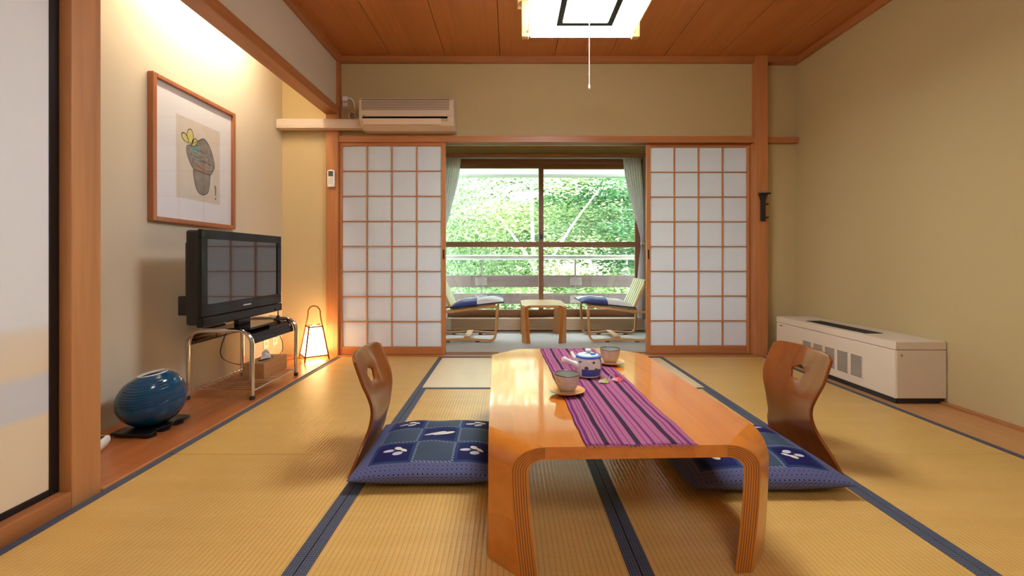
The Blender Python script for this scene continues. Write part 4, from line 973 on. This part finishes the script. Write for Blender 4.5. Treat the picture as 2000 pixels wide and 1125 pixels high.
for a, b, c, d_ in ((.86, .76, .90, .765), (.88, .755, .87, .80), (.86, .785, .91, .80), (.885, .80, .88, .835), (.86, .815, .905, .825), (.865, .845, .905, .85), (.88, .84, .885, .885), (.87, .87, .90, .885)): stroke([(a, b), ((a+c)/2+.006, (b+d_)/2), (c, d_)], .007, 4, 4)
m.add([pt(.865, .915, 4), pt(.905, .915, 4), pt(.905, .945, 4), pt(.865, .945, 4)], [(0, 1, 2, 3)], 5)
m.build('brush_painting', ink, pc, fix=False)

# ------------------------------------------------------------------ air conditioner, duct, socket
t = thing('air_conditioner', 'cream wall air conditioner above the left paper screen', 'air conditioner', (-.826, YB-.03, 1.856))
hw = .378; D0 = -.205
side = [(0, 0), (-.10, .0), (-.165, .022), (-.192, .055), (D0, .10), (D0, .215), (-.185, .238), (0, .24)]
MB().prism(side, -hw, hw, 'x').build('body', M['cream'], t, bevel=.006)
gx0, gx1 = -hw+.022, hw-.035
B('intake_grille', plain('grille_shadow', (.09, .065, .04), .8), gx0, gx1, D0-.0008, D0+.002, .139, .222, t, bevel=0)  # dark backing, shade between the slats put into its colour
for k in range(8):
    z = .142+k*.0098
    B('intake_slat', M['cream'], gx0, gx1, D0-.004, D0+.004, z, z+.0055, t, bevel=.001, seg=1)
B('panel_edge', M['cream'], gx0-.004, gx1+.022, D0-.004, D0+.004, .086, .135, t, bevel=.002)
B('outlet_gap', M['black'], -hw+.028, hw-.05, D0+.0, D0+.02, .071, .086, t, bevel=0)
fl = MB(); fl.prism([(-.198, .070), (-.2035, .071), (-.190, .028), (-.180, .026)], -hw+.032, hw-.105, 'x'); fl.build('flap', plain('flap_cream', (.74, .58, .42), .4), t, bevel=.001)
B('maker_mark', M['matte'], -hw+.028, -hw+.056, D0-.0046, D0-.004, .090, .094, t, bevel=0)
B('display_window', M['creamd'], hw-.098, hw-.045, -.1985, -.19, .052, .066, t, bevel=.001)
t = thing('duct_cover', 'pale pink horizontal pipe cover running left from the air conditioner', 'duct', (-1.55, 3.575, 1.872))
mm = MB().prism([(-.035, .0), (.036, 0), (.036, .078), (-.028, .078), (-.037, .068), (-.037, .012)], -.352, .345, 'x'); mm.build('cover', plain('duct_pink', (.64, .52, .42), .45), t, bevel=.003)
B('seam', M['creamd'], -.352, .345, -.0375, -.0365, .018, .0195, t, bevel=0)
B('end_collar', M['cream'], .315, .348, -.041, .037, -.003, .082, t, bevel=.003)
t = thing('wall_socket', 'grey socket plate with a white plug above the pipe cover', 'socket', (-1.385, YB-.03, 2.12))
B('plate', M['creamd'], -.032, .032, -.006, 0, -.055, .058, t, bevel=.002)
B('plug', M['white'], -.020, .020, -.034, -.006, .008, .050, t, bevel=.007)
B('earth_plug', M['white'], -.016, -.004, -.02, -.006, -.032, .002, t, bevel=.003); B('earth_plug', M['white'], .004, .016, -.02, -.006, -.032, .002, t, bevel=.003)
MB().tube(spline([(.018, -.022, .03), (.05, -.03, .03), (.078, -.03, .0), (.088, -.02, -.06)], 6, False), .0055, 8).build('cord', M['white'], t, smooth=True)
t = thing('coiled_cord', 'small cream coil of cord beside the air conditioner', 'cord', (-1.318, YB-.045, 1.965))
for k in range(3): MB().tube([((.032-.003*k)*math.cos(R(a)), -.012*k, .035+(.038-.003*k)*math.sin(R(a))) for a in range(0, 360, 20)], .0055, 8, closed=True).build('loop', M['cream'], t, smooth=True)

# remote on the post, iron hook on the right post
t = thing('wall_remote', 'white remote control with grey display hung on the left post', 'remote', (-1.478, 3.615, 1.40))
B('holder', M['cream'], -.032, .030, -.010, 0, -.002, .055, t, bevel=.003)
MB().prism([(-.029, .002), (.029, .002), (.029, .132)]+[(.029*math.cos(R(a)), .132+.012*math.sin(R(a))) for a in (30, 60, 90, 120, 150)]+[(-.029, .132)], -.027, -.007, 'y').build('case', M['white'], t, bevel=.003)
B('display', plain('lcd_grey', (.07, .085, .08), .25), -.020, .020, -.0285, -.026, .088, .132, t, bevel=.001)
for k in range(3):
    for j in range(4): B('button', M['creamd'], -.019+k*.014, -.010+k*.014, -.0285, -.0265, .030+j*.0125, .036+j*.0125, t, bevel=.0008, seg=1)
t = thing('iron_hook', 'black iron hook bracket on the right post', 'hook', (2.090, 3.615, 1.12))
MB().prism([(-.018, 0), (.022, 0), (.022, .175), (.040, .222), (-.034, .222), (-.018, .165)], -.022, -.012, 'y').build('back_bar', M['matte'], t, bevel=.002)
MB().prism([(-.036, -.045), (.052, -.045), (.058, -.03), (.052, -.008), (-.036, -.008)], .222, .232).build('top_plate', M['matte'], t, bevel=.002)
for z in (.03, .14): MB().tube([(.012, -.014, z), (.042, -.014, z), (.046, -.02, z+.004)], .0065, 8).build('peg', M['matte'], t, smooth=True)
for z in (.05, .18): MB().tube([(0, -.013, z), (0, .0, z)], .007, 8).build('mount', M['matte'], t)
